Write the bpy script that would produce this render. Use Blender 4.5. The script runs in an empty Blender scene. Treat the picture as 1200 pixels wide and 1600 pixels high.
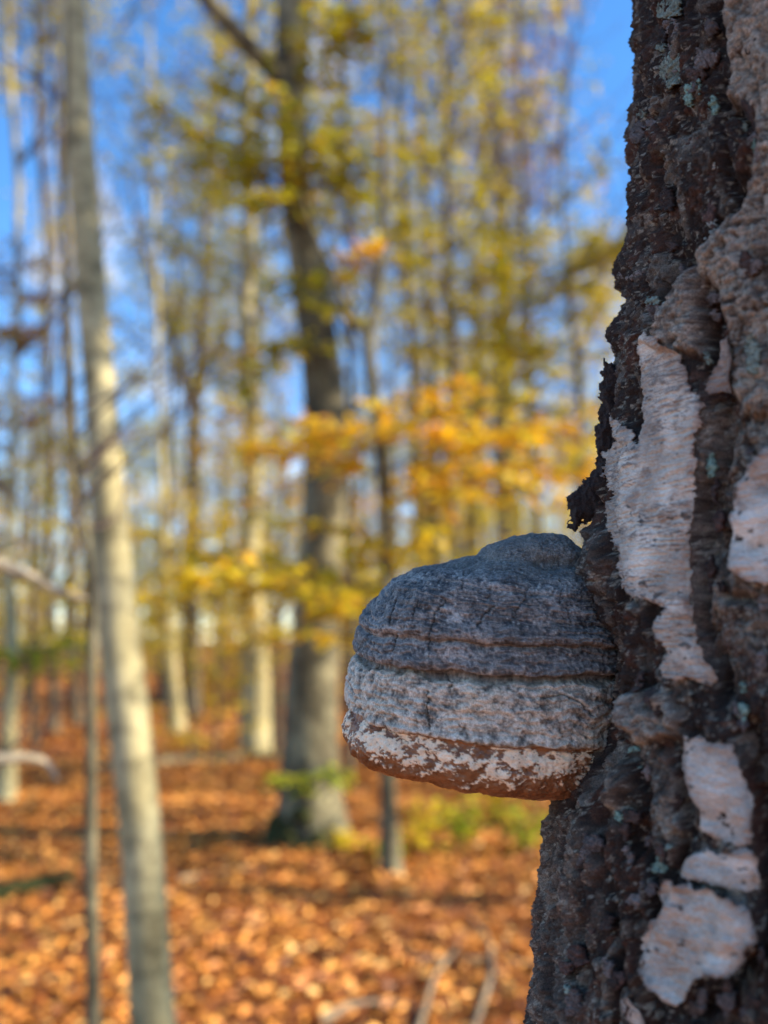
import bpy, math, random
import numpy as np
from mathutils import Vector

rng = np.random.default_rng(7)
random.seed(7)
R_ = math.radians
scene = bpy.context.scene
COL = scene.collection

# ------------------------------------------------------------------ camera
CAM = np.array([0.0, 0.0, 1.41])
FPX = 1400.0                       # focal length in pixels of the 1200x1600 photograph
PITCH = math.atan(200 / 1400)      # looking slightly up
cam_d = bpy.data.cameras.new('camera')
cam = bpy.data.objects.new('camera', cam_d)
COL.objects.link(cam)
cam.location = CAM
cam.rotation_euler = (R_(90) + PITCH, 0, 0)
cam_d.sensor_fit = 'VERTICAL'
cam_d.sensor_height = 36
cam_d.sensor_width = 36
cam_d.lens = 36 * FPX / 1600
cam_d.clip_start = 0.02
cam_d.clip_end = 3000
cam_d.dof.use_dof = True
cam_d.dof.focus_distance = 0.548
cam_d.dof.aperture_fstop = 3.15
scene.camera = cam

# ------------------------------------------------------------------ light
SUN_AZ = 96.0      # degrees clockwise from the view direction (+Y): right and a little behind
SUN_EL = 31.0
sdir = Vector((math.sin(R_(SUN_AZ)) * math.cos(R_(SUN_EL)),
               math.cos(R_(SUN_AZ)) * math.cos(R_(SUN_EL)), math.sin(R_(SUN_EL))))
sun_d = bpy.data.lights.new('sun', 'SUN')
sun_d.energy = 5.0
sun_d.angle = R_(0.53)
sun_d.color = (1.0, 0.87, 0.66)
sun = bpy.data.objects.new('sun', sun_d)
COL.objects.link(sun)
sun.rotation_euler = sdir.to_track_quat('Z', 'Y').to_euler()
sun.location = (20, -8, 20)

world = bpy.data.worlds.new('World')
scene.world = world
world.use_nodes = True
wn, wl = world.node_tree.nodes, world.node_tree.links
wn.clear()
w_out = wn.new('ShaderNodeOutputWorld')
w_bg = wn.new('ShaderNodeBackground')
w_sky = wn.new('ShaderNodeTexSky')
w_sky.sky_type = 'NISHITA'
w_sky.sun_disc = False
w_sky.sun_elevation = R_(SUN_EL)
w_sky.sun_rotation = R_(SUN_AZ)
w_sky.air_density = 1.0
w_sky.dust_density = 0.0
w_sky.ozone_density = 3.5
w_sky.altitude = 800
w_bg.inputs['Strength'].default_value = 0.115
w_tc = wn.new('ShaderNodeTexCoord')
w_map = wn.new('ShaderNodeMapping')
w_map.inputs['Scale'].default_value = (2.2, 2.2, 4.5)
w_map.inputs['Location'].default_value = (0.35, 0.1, 0.0)
w_noise = wn.new('ShaderNodeTexNoise')
w_noise.inputs['Scale'].default_value = 1.6
w_noise.inputs['Detail'].default_value = 9
w_noise.inputs['Roughness'].default_value = 0.6
w_noise.inputs['Distortion'].default_value = 0.5
w_ramp = wn.new('ShaderNodeValToRGB')
w_ramp.color_ramp.elements[0].position = 0.58
w_ramp.color_ramp.elements[0].color = (0, 0, 0, 1)
w_ramp.color_ramp.elements[1].position = 0.80
w_ramp.color_ramp.elements[1].color = (1, 1, 1, 1)
w_mix = wn.new('ShaderNodeMix')
w_mix.data_type = 'RGBA'
w_mix.inputs[7].default_value = (6.6, 6.9, 7.4, 1)
w_hsv = wn.new('ShaderNodeHueSaturation')
w_hsv.inputs['Saturation'].default_value = 1.2
w_hsv.inputs['Value'].default_value = 1.0
wl.new(w_tc.outputs['Generated'], w_map.inputs['Vector'])
wl.new(w_map.outputs['Vector'], w_noise.inputs['Vector'])
wl.new(w_noise.outputs['Fac'], w_ramp.inputs['Fac'])
wl.new(w_ramp.outputs['Color'], w_mix.inputs[0])
wl.new(w_sky.outputs['Color'], w_hsv.inputs['Color'])
wl.new(w_hsv.outputs['Color'], w_mix.inputs[6])
wl.new(w_mix.outputs[2], w_bg.inputs['Color'])
wl.new(w_bg.outputs['Background'], w_out.inputs['Surface'])

vs = scene.view_settings
vs.view_transform = 'Standard'
vs.look = 'None'
vs.gamma = 1.0
vs.use_curve_mapping = False
vs.exposure = 1.65
scene.cycles.use_denoising = True
scene.cycles.max_bounces = 6
scene.cycles.transparent_max_bounces = 6

# ------------------------------------------------------------------ numpy noise
_perm = np.random.default_rng(11).permutation(256).astype(np.int32)
_perm = np.concatenate([_perm, _perm, _perm])
_grad = np.random.default_rng(12).normal(size=(256, 3)).astype(np.float32)
_grad /= np.linalg.norm(_grad, axis=1, keepdims=True)

def pn(p):
    """Perlin gradient noise of (N,3) points, about -1..1."""
    p = np.asarray(p, np.float32)
    i = np.floor(p).astype(np.int32)
    f = p - i
    i &= 255
    u = f * f * f * (f * (f * 6 - 15) + 10)
    out = 0
    for dx in (0, 1):
        hx = _perm[i[:, 0] + dx]
        wx = u[:, 0] if dx else 1 - u[:, 0]
        for dy in (0, 1):
            hy = _perm[hx + i[:, 1] + dy]
            wy = wx * (u[:, 1] if dy else 1 - u[:, 1])
            for dz in (0, 1):
                g = _grad[_perm[hy + i[:, 2] + dz]]
                d = g[:, 0] * (f[:, 0] - dx) + g[:, 1] * (f[:, 1] - dy) + g[:, 2] * (f[:, 2] - dz)
                out = out + d * wy * (u[:, 2] if dz else 1 - u[:, 2])
    return out * 1.5

def fbm(p, octv=4, gain=0.5, lac=2.03):
    p = np.asarray(p, np.float32)
    a, s, out = 1.0, 0.0, 0
    for k in range(octv):
        out = out + a * pn(p + 17.3 * k)
        s += a
        a *= gain
        p = p * lac
    return out / s

def ridged(p, octv=3, gain=0.5):
    p = np.asarray(p, np.float32)
    a, s, out = 1.0, 0.0, 0
    for k in range(octv):
        out = out + a * (1 - np.abs(pn(p + 9.7 * k)) * 1.6)
        s += a
        a *= gain
        p = p * 2.1
    return out / s

def worley(p):
    """F1 and F2 of 3D cell noise, plus a random value for each cell."""
    p = np.asarray(p, np.float32)
    i = np.floor(p).astype(np.int32)
    f = p - i
    f1 = np.full(len(p), 9.0, np.float32); f2 = f1.copy(); cid = np.zeros(len(p), np.float32)
    for dx in (-1, 0, 1):
        for dy in (-1, 0, 1):
            for dz in (-1, 0, 1):
                h = _perm[_perm[_perm[(i[:, 0] + dx) & 255] + ((i[:, 1] + dy) & 255)] + ((i[:, 2] + dz) & 255)]
                g = _grad[h] * 0.45 + 0.5
                d = (dx + g[:, 0] - f[:, 0]) ** 2 + (dy + g[:, 1] - f[:, 1]) ** 2 + (dz + g[:, 2] - f[:, 2]) ** 2
                m = d < f1
                f2 = np.where(m, f1, np.minimum(f2, d))
                cid = np.where(m, h / 255.0, cid)
                f1 = np.where(m, d, f1)
    return np.sqrt(f1), np.sqrt(f2), cid

def sstep(a, b, x):
    t = np.clip((x - a) / (b - a), 0, 1)
    return t * t * (3 - 2 * t)

def lerp(a, b, t):
    return a + (b - a) * t

def mixc(c0, c1, t):
    return np.asarray(c0) * (1 - t)[:, None] + np.asarray(c1) * t[:, None]

def sd_poly(x, y, poly):
    """Signed distance to a polygon in pixels, negative inside."""
    poly = np.asarray(poly, np.float32)
    d = np.full(len(x), 1e9, np.float32)
    ins = np.zeros(len(x), bool)
    n = len(poly)
    for k in range(n):
        ax, ay = poly[k]; bx, by = poly[(k + 1) % n]
        ex, ey = bx - ax, by - ay
        t = np.clip(((x - ax) * ex + (y - ay) * ey) / (ex * ex + ey * ey + 1e-9), 0, 1)
        d = np.minimum(d, (x - ax - t * ex) ** 2 + (y - ay - t * ey) ** 2)
        c = (ay > y) != (by > y)
        ins ^= c & (x < (bx - ax) * (y - ay) / ((by - ay) if by != ay else 1e-9) + ax)
    d = np.sqrt(d)
    return np.where(ins, -d, d)

def d_line(x, y, pts):
    d = np.full(len(x), 1e9, np.float32)
    for (ax, ay), (bx, by) in zip(pts[:-1], pts[1:]):
        ex, ey = bx - ax, by - ay
        t = np.clip(((x - ax) * ex + (y - ay) * ey) / (ex * ex + ey * ey + 1e-9), 0, 1)
        d = np.minimum(d, (x - ax - t * ex) ** 2 + (y - ay - t * ey) ** 2)
    return np.sqrt(d)

# ------------------------------------------------------------------ pixel <-> world
CP, SP = math.cos(PITCH), math.sin(PITCH)

def ray(px, py):
    """World direction of a pixel of the photograph, for one unit along the lens axis."""
    px = np.asarray(px, float); py = np.asarray(py, float)
    a = (px - 600) / FPX
    b = (800 - py) / FPX
    return np.stack([a, CP - b * SP, SP + b * CP], -1)

def at_y(px, py, Y):
    d = ray(px, py)
    return CAM + d * (np.asarray(Y) / d[..., 1])[..., None]

def at_depth(px, py, D):
    return CAM + ray(px, py) * np.asarray(D)[..., None]

def project(V):
    q = V - CAM
    f = q[:, 1] * CP + q[:, 2] * SP
    u = -q[:, 1] * SP + q[:, 2] * CP
    f = np.where(np.abs(f) < 1e-4, 1e-4, f)
    return 600 + FPX * q[:, 0] / f, 800 - FPX * u / f

# ------------------------------------------------------------------ mesh helpers
def mk_mesh(name, V, F, smooth=True, col=None):
    V = np.ascontiguousarray(V, np.float32)
    F = np.ascontiguousarray(F, np.int32)
    me = bpy.data.meshes.new(name)
    nf, k = F.shape
    me.vertices.add(len(V)); me.vertices.foreach_set('co', V.ravel())
    me.loops.add(nf * k); me.loops.foreach_set('vertex_index', F.ravel())
    me.polygons.add(nf)
    me.polygons.foreach_set('loop_start', np.arange(0, nf * k, k, dtype=np.int32))
    me.polygons.foreach_set('use_smooth', np.full(nf, smooth, bool))
    me.update(calc_edges=True)
    if col is not None:
        at = me.color_attributes.new('Col', 'FLOAT_COLOR', 'POINT')
        c = np.ones((len(V), 4), np.float32); c[:, :3] = np.clip(col, 0, 1)
        at.data.foreach_set('color', c.ravel())
    return me

def origin_of(p):
    o = np.zeros(3)
    while p is not None:
        o = o + np.array(p.location)
        p = p.parent
    return o

def obj(name, V, F, mat, parent=None, smooth=True, col=None, kind=None):
    me = mk_mesh(name, np.asarray(V) - origin_of(parent), F, smooth, col)
    me.materials.append(mat)
    o = bpy.data.objects.new(name, me)
    COL.objects.link(o)
    if parent is not None:
        o.parent = parent
    if kind:
        o['kind'] = kind
    return o

def thing(name, label, cat, loc=(0, 0, 0), group=None):
    o = bpy.data.objects.new(name, None)
    o.empty_display_size = 0.1
    COL.objects.link(o)
    o.location = [float(v) for v in loc]
    return tag(o, label, cat, group)

def tag(o, label, cat, group=None):
    o['label'] = label; o['category'] = cat
    if group:
        o['group'] = group
    return o

class MB:
    def __init__(s): s.V, s.F, s.n = [], [], 0
    def add(s, V, F):
        s.V.append(np.asarray(V, np.float32)); s.F.append(np.asarray(F, np.int32) + s.n); s.n += len(V)
    def arrays(s): return np.concatenate(s.V), np.concatenate(s.F)
    def build(s, name, mat, parent=None, kind=None, smooth=True):
        V, F = s.arrays()
        return obj(name, V, F, mat, parent, smooth, None, kind)

def resample(path, n):
    path = np.asarray(path, float)
    t = np.concatenate([[0], np.cumsum(np.linalg.norm(np.diff(path, axis=0), axis=1))])
    q = np.linspace(0, t[-1], n)
    # smooth (Catmull-like) through cumulative interpolation
    out = np.stack([np.interp(q, t, path[:, k]) for k in range(path.shape[1])], 1)
    for _ in range(2):
        out[1:-1] = (out[:-2] + 2 * out[1:-1] + out[2:]) / 4
    return out

def tube(path, rad, k=6, rough=0.0, seed=0.0):
    path = np.asarray(path, float); rad = np.asarray(rad, float)
    n = len(path)
    tan = np.gradient(path, axis=0)
    tan /= np.linalg.norm(tan, axis=1, keepdims=True) + 1e-12
    up = np.array([0, 0, 1.0]) if abs(tan[:, 2]).mean() < 0.8 else np.array([1.0, 0, 0])
    a = np.cross(tan, up); a /= np.linalg.norm(a, axis=1, keepdims=True) + 1e-12
    b = np.cross(tan, a)
    th = np.arange(k) * 2 * math.pi / k
    rr = np.repeat(rad[:, None], k, 1)
    dirs = a[:, None, :] * np.cos(th)[None, :, None] + b[:, None, :] * np.sin(th)[None, :, None]
    if rough:
        base = path[:, None, :] + dirs * rr[..., None]
        rr = rr * (1 + rough * fbm((base * np.array([7, 7, 2.2]) + seed).reshape(-1, 3), 4).reshape(n, k))
    V = (path[:, None, :] + dirs * rr[..., None]).reshape(-1, 3)
    i = np.arange(n - 1)[:, None] * k
    j = np.arange(k)[None, :]
    j2 = (j + 1) % k
    F = np.stack([i + j, i + j2, i + k + j2, i + k + j], -1).reshape(-1, 4)
    return V, F

def leaf_arrays(pos, dirv, nrm, ln, wd, fold=0.25):
    """Beech-like leaves, two folded quads each."""
    dirv = dirv / (np.linalg.norm(dirv, axis=1, keepdims=True) + 1e-9)
    side = np.cross(dirv, nrm); side /= np.linalg.norm(side, axis=1, keepdims=True) + 1e-9
    nrm = np.cross(side, dirv)
    ln = np.asarray(ln)[:, None]; wd = np.asarray(wd)[:, None]
    b = pos
    l1 = pos + dirv * ln * .30 + side * wd * .48 + nrm * wd * fold
    l2 = pos + dirv * ln * .68 + side * wd * .40 + nrm * wd * fold * .9
    tip = pos + dirv * ln - nrm * ln * .10
    r2 = pos + dirv * ln * .68 - side * wd * .40 + nrm * wd * fold * .9
    r1 = pos + dirv * ln * .30 - side * wd * .48 + nrm * wd * fold
    V = np.stack([b, l1, l2, tip, r2, r1], 1).reshape(-1, 3)
    o = np.arange(len(pos))[:, None] * 6
    F = np.stack([o + np.array([[0, 3, 2, 1]]), o + np.array([[0, 5, 4, 3]])], 1).reshape(-1, 4)
    return V, F

# ------------------------------------------------------------------ materials
def new_mat(name):
    m = bpy.data.materials.new(name)
    m.use_nodes = True
    m.node_tree.nodes.clear()
    return m, m.node_tree.nodes, m.node_tree.links

def n_noise(N, L, vec, scale, detail=4, rough=0.55, mapping=None):
    if mapping is not None:
        mp = N.new('ShaderNodeMapping'); mp.inputs['Scale'].default_value = mapping
        L.new(vec, mp.inputs['Vector']); vec = mp.outputs['Vector']
    n = N.new('ShaderNodeTexNoise')
    n.inputs['Scale'].default_value = scale
    n.inputs['Detail'].default_value = detail
    n.inputs['Roughness'].default_value = rough
    L.new(vec, n.inputs['Vector'])
    return n.outputs['Fac']

def n_ramp(N, L, fac, stops):
    r = N.new('ShaderNodeValToRGB')
    e = r.color_ramp.elements
    while len(e) < len(stops): e.new(0.5)
    for k, (p, c) in enumerate(stops):
        e[k].position = p
        e[k].color = (c[0], c[1], c[2], 1) if not np.isscalar(c) else (c, c, c, 1)
    L.new(fac, r.inputs['Fac'])
    return r.outputs['Color']

def n_mul(N, L, a, b, fac=1.0):
    m = N.new('ShaderNodeMix'); m.data_type = 'RGBA'; m.blend_type = 'MULTIPLY'
    m.inputs[0].default_value = fac
    L.new(a, m.inputs[6]); L.new(b, m.inputs[7])
    return m.outputs[2]

def mat_attr(name, rough=0.85, fine=900.0, lo=0.6, hi=1.4, bump=0.35, bdist=0.0006, spec=0.25, mapping=None):
    """Colour from the surface's own colour attribute, with fine mottling and relief."""
    m, N, L = new_mat(name)
    out = N.new('ShaderNodeOutputMaterial'); bs = N.new('ShaderNodeBsdfPrincipled')
    at = N.new('ShaderNodeAttribute'); at.attribute_name = 'Col'
    tc = N.new('ShaderNodeTexCoord')
    f = n_noise(N, L, tc.outputs['Object'], fine, 5, 0.65, mapping)
    g = n_ramp(N, L, f, [(0.30, lo), (0.70, hi)])
    c = n_mul(N, L, at.outputs['Color'], g)
    L.new(c, bs.inputs['Base Color'])
    bs.inputs['Roughness'].default_value = rough
    bs.inputs['Specular IOR Level'].default_value = spec
    b = N.new('ShaderNodeBump'); b.inputs['Strength'].default_value = bump; b.inputs['Distance'].default_value = bdist
    f2 = n_noise(N, L, tc.outputs['Object'], fine * 1.7, 4, 0.6, mapping)
    L.new(f2, b.inputs['Height']); L.new(b.outputs['Normal'], bs.inputs['Normal'])
    L.new(bs.outputs['BSDF'], out.inputs['Surface'])
    return m

def mat_leaf(name, stops, trans=0.5, rough=0.5):
    m, N, L = new_mat(name)
    out = N.new('ShaderNodeOutputMaterial')
    ge = N.new('ShaderNodeNewGeometry')
    c = n_ramp(N, L, ge.outputs['Random Per Island'], stops)
    bs = N.new('ShaderNodeBsdfPrincipled'); bs.inputs['Roughness'].default_value = rough
    bs.inputs['Specular IOR Level'].default_value = 0.3
    tr = N.new('ShaderNodeBsdfTranslucent')
    mx = N.new('ShaderNodeMixShader'); mx.inputs[0].default_value = trans
    L.new(c, bs.inputs['Base Color']); L.new(c, tr.inputs['Color'])
    L.new(bs.outputs['BSDF'], mx.inputs[1]); L.new(tr.outputs['BSDF'], mx.inputs[2])
    L.new(mx.outputs[0], out.inputs['Surface'])
    return m

def mat_bark(name, c0, c1, c2, scale=6.0):
    """Smooth beech-like bark: grey with lichen blotches and faint rings."""
    m, N, L = new_mat(name)
    out = N.new('ShaderNodeOutputMaterial'); bs = N.new('ShaderNodeBsdfPrincipled')
    tc = N.new('ShaderNodeTexCoord')
    f = n_noise(N, L, tc.outputs['Object'], scale, 6, 0.62, (1, 1, 0.45))
    c = n_ramp(N, L, f, [(0.30, c0), (0.5, c1), (0.72, c2)])
    g = n_noise(N, L, tc.outputs['Object'], scale * 2.0, 5, 0.65, (1, 1, 1.5))
    g2 = n_ramp(N, L, g, [(0.36, 0.5), (0.5, 1.0), (0.66, 1.15)])
    L.new(n_mul(N, L, c, g2), bs.inputs['Base Color'])
    bs.inputs['Roughness'].default_value = 0.8
    bs.inputs['Specular IOR Level'].default_value = 0.2
    b = N.new('ShaderNodeBump'); b.inputs['Strength'].default_value = 0.5; b.inputs['Distance'].default_value = 0.01
    L.new(g, b.inputs['Height']); L.new(b.outputs['Normal'], bs.inputs['Normal'])
    L.new(bs.outputs['BSDF'], out.inputs['Surface'])
    return m

def mat_noise(name, stops, scale=3.0, rough=0.9, bump=0.0, bdist=0.01, mapping=None):
    m, N, L = new_mat(name)
    out = N.new('ShaderNodeOutputMaterial'); bs = N.new('ShaderNodeBsdfPrincipled')
    tc = N.new('ShaderNodeTexCoord')
    f = n_noise(N, L, tc.outputs['Object'], scale, 7, 0.65, mapping)
    L.new(n_ramp(N, L, f, stops), bs.inputs['Base Color'])
    bs.inputs['Roughness'].default_value = rough
    bs.inputs['Specular IOR Level'].default_value = 0.2
    if bump:
        b = N.new('ShaderNodeBump'); b.inputs['Strength'].default_value = bump; b.inputs['Distance'].default_value = bdist
        L.new(f, b.inputs['Height']); L.new(b.outputs['Normal'], bs.inputs['Normal'])
    L.new(bs.outputs['BSDF'], out.inputs['Surface'])
    return m

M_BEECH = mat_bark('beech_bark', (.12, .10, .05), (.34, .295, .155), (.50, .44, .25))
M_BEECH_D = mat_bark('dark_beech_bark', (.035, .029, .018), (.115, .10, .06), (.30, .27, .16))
M_FAR = mat_bark('far_bark', (.035, .027, .02), (.085, .068, .046), (.19, .165, .11), 4.0)
M_TWIG = mat_noise('twig_bark', [(.3, (.05, .034, .03)), (.7, (.115, .082, .07))], 9.0)
M_DEAD = mat_noise('dead_wood', [(.3, (.11, .085, .055)), (.7, (.25, .20, .14))], 14.0, 0.85, 0.4, 0.004, (1, 1, .3))
M_DRY = mat_noise('dry_branch', [(.3, (.26, .21, .14)), (.7, (.46, .39, .27))], 14.0, 0.85, 0.4, 0.004, (1, 1, .3))
M_MOSS = mat_noise('moss', [(.3, (.020, .022, .008)), (.7, (.055, .060, .018))], 30.0, 1.0, 0.6, 0.01)
YEL = [(0, (.46, .40, .012)), (.3, (.68, .56, .02)), (.65, (.82, .62, .03)), (1, (.76, .40, .03))]
ORA = [(0, (.62, .24, .015)), (.25, (.80, .42, .02)), (.5, (.84, .55, .025)), (.85, (.82, .64, .04)), (1, (.60, .56, .03))]
OLI = [(0, (.24, .24, .012)), (.4, (.42, .39, .015)), (.8, (.58, .47, .02)), (1, (.58, .30, .03))]
GRN = [(0, (.16, .26, .012)), (.5, (.36, .44, .02)), (1, (.62, .54, .03))]
RUS = [(0, (.26, .11, .03)), (.5, (.44, .20, .04)), (1, (.56, .36, .06))]
LIT = [(0, (.11, .035, .014)), (.18, (.22, .07, .018)), (.4, (.42, .150, .028)), (.62, (.60, .245, .044)), (.88, (.72, .35, .075)), (1, (.64, .41, .15))]
M_YEL = mat_leaf('yellow_leaf', YEL)
M_ORA = mat_leaf('orange_leaf', ORA)
M_OLI = mat_leaf('olive_leaf', OLI)
M_GRN = mat_leaf('green_leaf', GRN)
M_RUS = mat_leaf('russet_leaf', RUS)
M_LIT = mat_leaf('litter_leaf', LIT, 0.12, 0.55)
M_SOIL = mat_noise('forest_soil', [(.25, (.09, .032, .014)), (.5, (.22, .075, .022)), (.75, (.36, .14, .04))], 5.0, 0.95, 0.8, 0.03)
M_BIRCH = mat_attr('birch_bark', 0.82, 1100, 0.35, 1.65, 1.0, 0.0014, 0.35)
M_PLATE = mat_attr('white_bark', 0.6, 900, 0.72, 1.22, 0.4, 0.0005, 0.4, (0.5, 0.5, 1.6))
M_FUNG = mat_attr('fungus_crust', 0.55, 1500, 0.45, 1.6, 0.5, 0.0005, 0.4)
M_RIM = mat_attr('fungus_margin', 0.42, 1100, 0.8, 1.15, 0.25, 0.0004, 0.4)
M_LICH = mat_attr('lichen', 0.95, 1800, 0.5, 1.35, 0.8, 0.0008, 0.1)

# ------------------------------------------------------------------ ground
def ground_z(x, y):
    x = np.asarray(x, float); y = np.asarray(y, float)
    p = np.stack([x.ravel() * .35, y.ravel() * .35, np.zeros(x.size)], 1)
    p2 = np.stack([x.ravel() * .04, y.ravel() * .04, np.zeros(x.size) + 5], 1)
    far = sstep(14, 90, np.hypot(x, y).ravel())
    return (.05 * fbm(p, 3) + far * 1.6 * pn(p2)).reshape(x.shape)

g1 = np.concatenate([-np.geomspace(400, 12, 40), np.linspace(-11.5, 11.5, 110), np.geomspace(12, 400, 40)])
g2 = np.concatenate([-np.geomspace(400, 6, 30), np.linspace(-5.5, 24, 140), np.geomspace(25, 500, 50)])
GX, GY = np.meshgrid(g1, g2)
GV = np.stack([GX, GY, ground_z(GX, GY)], -1).reshape(-1, 3)
nx, ny = len(g1), len(g2)
ii, jj = np.meshgrid(np.arange(ny - 1), np.arange(nx - 1), indexing='ij')
GF = np.stack([ii * nx + jj, ii * nx + jj + 1, (ii + 1) * nx + jj + 1, (ii + 1) * nx + jj], -1).reshape(-1, 4)
gr = obj('forest_floor', GV, GF, M_SOIL, None, True, None, 'structure')

def litter(n, y0, y1, size, power):
    u = rng.random(n)
    y = (y0 ** power + u * (y1 ** power - y0 ** power)) ** (1 / power)
    x = (rng.random(n) - .5) * 2 * (y * .47 + 1.2)
    c = fbm(np.stack([x * 1.3, y * 1.3, x * 0], 1), 3)
    keep = rng.random(n) < .75 + c
    x, y = x[keep], y[keep]; n = len(x)
    pos = np.stack([x, y, ground_z(x, y) + .005 + .03 * rng.random(n)], 1)
    a = rng.random(n) * 2 * math.pi
    d = np.stack([np.cos(a), np.sin(a), rng.normal(0, .18, n)], 1)
    nr = np.stack([rng.normal(0, .26, n), rng.normal(0, .26, n), np.ones(n)], 1)
    ln = size * rng.uniform(.7, 1.35, n)
    return leaf_arrays(pos, d, nr, ln, ln * rng.uniform(.5, .72, n), .3)

mb = MB()
mb.add(*litter(60000, 2.2, 11, .062, 1.7))
mb.add(*litter(30000, 11, 38, .12, 1.4))
lit = mb.build('leaf_litter', M_LIT, None, 'stuff', False)
tag(lit, 'orange brown fallen beech leaves covering the forest floor', 'leaf litter')

# ================================================================== birch in the foreground
SIL = np.array([(-100, 1003), (0, 994), (100, 989), (200, 980), (300, 978), (400, 972), (500, 970), (600, 962), (700, 950),
                (800, 936), (900, 920), (1000, 902), (1100, 882), (1200, 862), (1300, 850), (1400, 844), (1500, 840), (1600, 836), (1700, 832)], float)
BR, BT = 0.15, 0.60            # trunk radius, distance from the lens to where its left outline touches
_d = ray(SIL[:, 1], SIL[:, 0])
_h = np.hypot(_d[:, 0], _d[:, 1])
_al = np.arctan2(_d[:, 0], _d[:, 1])
_z = CAM[2] + BT * _d[:, 2] / _h
_cx = np.polyfit(_z, BT * np.sin(_al) + BR * np.cos(_al), 3)
_cy = np.polyfit(_z, BT * np.cos(_al) - BR * np.sin(_al), 3)
ZLO, ZHI = _z.min(), _z.max()

def axis(z):
    z = np.asarray(z, float)
    zc = np.clip(z, ZLO, ZHI)
    x, y = np.polyval(_cx, zc), np.polyval(_cy, zc)
    over = z - zc
    # above and below the part in view the trunk straightens
    x = x + np.where(over > 0, -.03, -.10) * over
    return x, y

def radius(z):
    z = np.asarray(z, float)
    return BR * np.where(z > ZHI, np.maximum(.12, 1 - (z - ZHI) / 13.0), 1.0) + .09 * np.exp(-np.maximum(z, 0) / .18)

def hit(px, py):
    """Where a pixel's ray meets the undisplaced trunk: angle and height; misses clamp to the outline."""
    d = ray(px, py)
    h = np.hypot(d[:, 0], d[:, 1])
    ux, uy, uz = d[:, 0] / h, d[:, 1] / h, d[:, 2] / h
    t = np.full(len(h), .5)
    for _ in range(8):
        z = CAM[2] + t * uz
        ax, ay = axis(z)
        b = ax * ux + ay * uy
        disc = b * b - (ax * ax + ay * ay - radius(z) ** 2)
        t = b - np.sqrt(np.maximum(disc, 0))
    z = CAM[2] + t * uz
    ax, ay = axis(z)
    return np.arctan2(-(t * uy - ay), -(t * ux - ax)), z

def trunk_pt(phi, z, off):
    ax, ay = axis(z)
    r = radius(z) + off
    return np.stack([ax - np.cos(phi) * r, ay - np.sin(phi) * r, z], -1)

c3 = lambda pts: [(800 + x / 3.0, 530 + y / 3.0) for x, y in pts]
c4 = lambda pts: [(800 + x / 2.963, 1060 + y / 2.963) for x, y in pts]
STRIP = c3([(620, 60), (640, 0), (700, -25), (750, 5), (830, 80), (850, 200), (915, 310), (920, 350), (890, 560), (880, 640), (870, 800), (865, 900),
            (862, 1000), (860, 1215), (870, 1300), (880, 1420), (960, 1540), (970, 1600), (930, 1640), (850, 1590), (790, 1610), (720, 1590),
            (700, 1540), (740, 1480), (690, 1390), (680, 1320), (735, 1262), (640, 1235), (575, 1205), (520, 1180), (500, 1120), (490, 1060), (520, 1000), (480, 930),
            (445, 880), (450, 780), (480, 720), (450, 650), (445, 530), (500, 470), (470, 380), (480, 330), (560, 400), (610, 490), (635, 380), (620, 330), (640, 280), (620, 150)])
PLATE2 = c3([(1190, 520), (1120, 600), (1080, 680), (1050, 760), (1040, 900), (1030, 1090), (1100, 1140), (1200, 1160), (1330, 1180), (1400, 900), (1380, 560), (1300, 480)])
PLATE3 = c4([(790, 260), (880, 270), (1040, 300), (1050, 350), (1080, 420), (1110, 530), (1130, 570), (1120, 765), (1050, 775), (940, 735), (870, 680), (880, 600), (830, 530), (815, 480), (800, 400), (795, 330)])
PLATE4 = c4([(780, 895), (850, 800), (920, 775), (970, 800), (1010, 785), (1110, 770), (1140, 800), (1155, 900), (1150, 985), (1060, 985), (940, 945), (830, 925)])
PLATE5 = c4([(740, 915), (830, 940), (940, 960), (1040, 990), (1110, 1040), (1150, 1110), (1160, 1180), (1110, 1230), (1110, 1290), (1050, 1340), (980, 1365), (930, 1345), (860, 1410),
             (830, 1480), (790, 1500), (720, 1470), (640, 1380), (620, 1290), (620, 1190), (660, 1140), (700, 1090), (720, 1050), (710, 980)])
PLATE6 = c4([(520, 1480), (560, 1470), (620, 1560), (640, 1600), (650, 1660), (570, 1640), (540, 1550)])
PLATE7 = c3([(990, 10), (1040, -10), (1060, 60), (1070, 150), (1055, 270), (1000, 250), (940, 265), (925, 240), (950, 150), (985, 90)])
RIDGE1 = [(1118, -60), (1137, 100), (1133, 160), (1167, 187), (1183, 217), (1167, 283), (1150, 327), (1100, 383), (1063, 427), (1035, 483), (1008, 540),
          (1040, 560), (1085, 560), (1108, 590), (1112, 480), (1125, 460), (1140, 520), (1135, 600), (1160, 650), (1180, 660), (1400, 600), (1400, -60)]
RIDGE2 = c3([(360, 880), (470, 880), (500, 1000), (480, 1100), (490, 1230), (440, 1240), (390, 1190), (350, 1120), (365, 1000)])
RIDGE3 = c4([(430, 120), (520, 60), (640, 20), (760, 70), (800, 200), (770, 290), (650, 290), (600, 330), (520, 250), (480, 200)])
RIDGE4 = c4([(130, 640), (300, 600), (420, 700), (430, 900), (330, 1000), (340, 1300), (420, 1600), (430, 1800), (80, 1800), (90, 1300), (110, 900)])
RIDGE5 = c4([(640, 310), (780, 300), (800, 480), (880, 640), (840, 720), (760, 860), (700, 900), (640, 760), (630, 560), (610, 430)])
DRIP = c4([(440, 400), (500, 370), (570, 380), (560, 460), (520, 520), (490, 600), (455, 640), (430, 600), (415, 520)])
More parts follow.
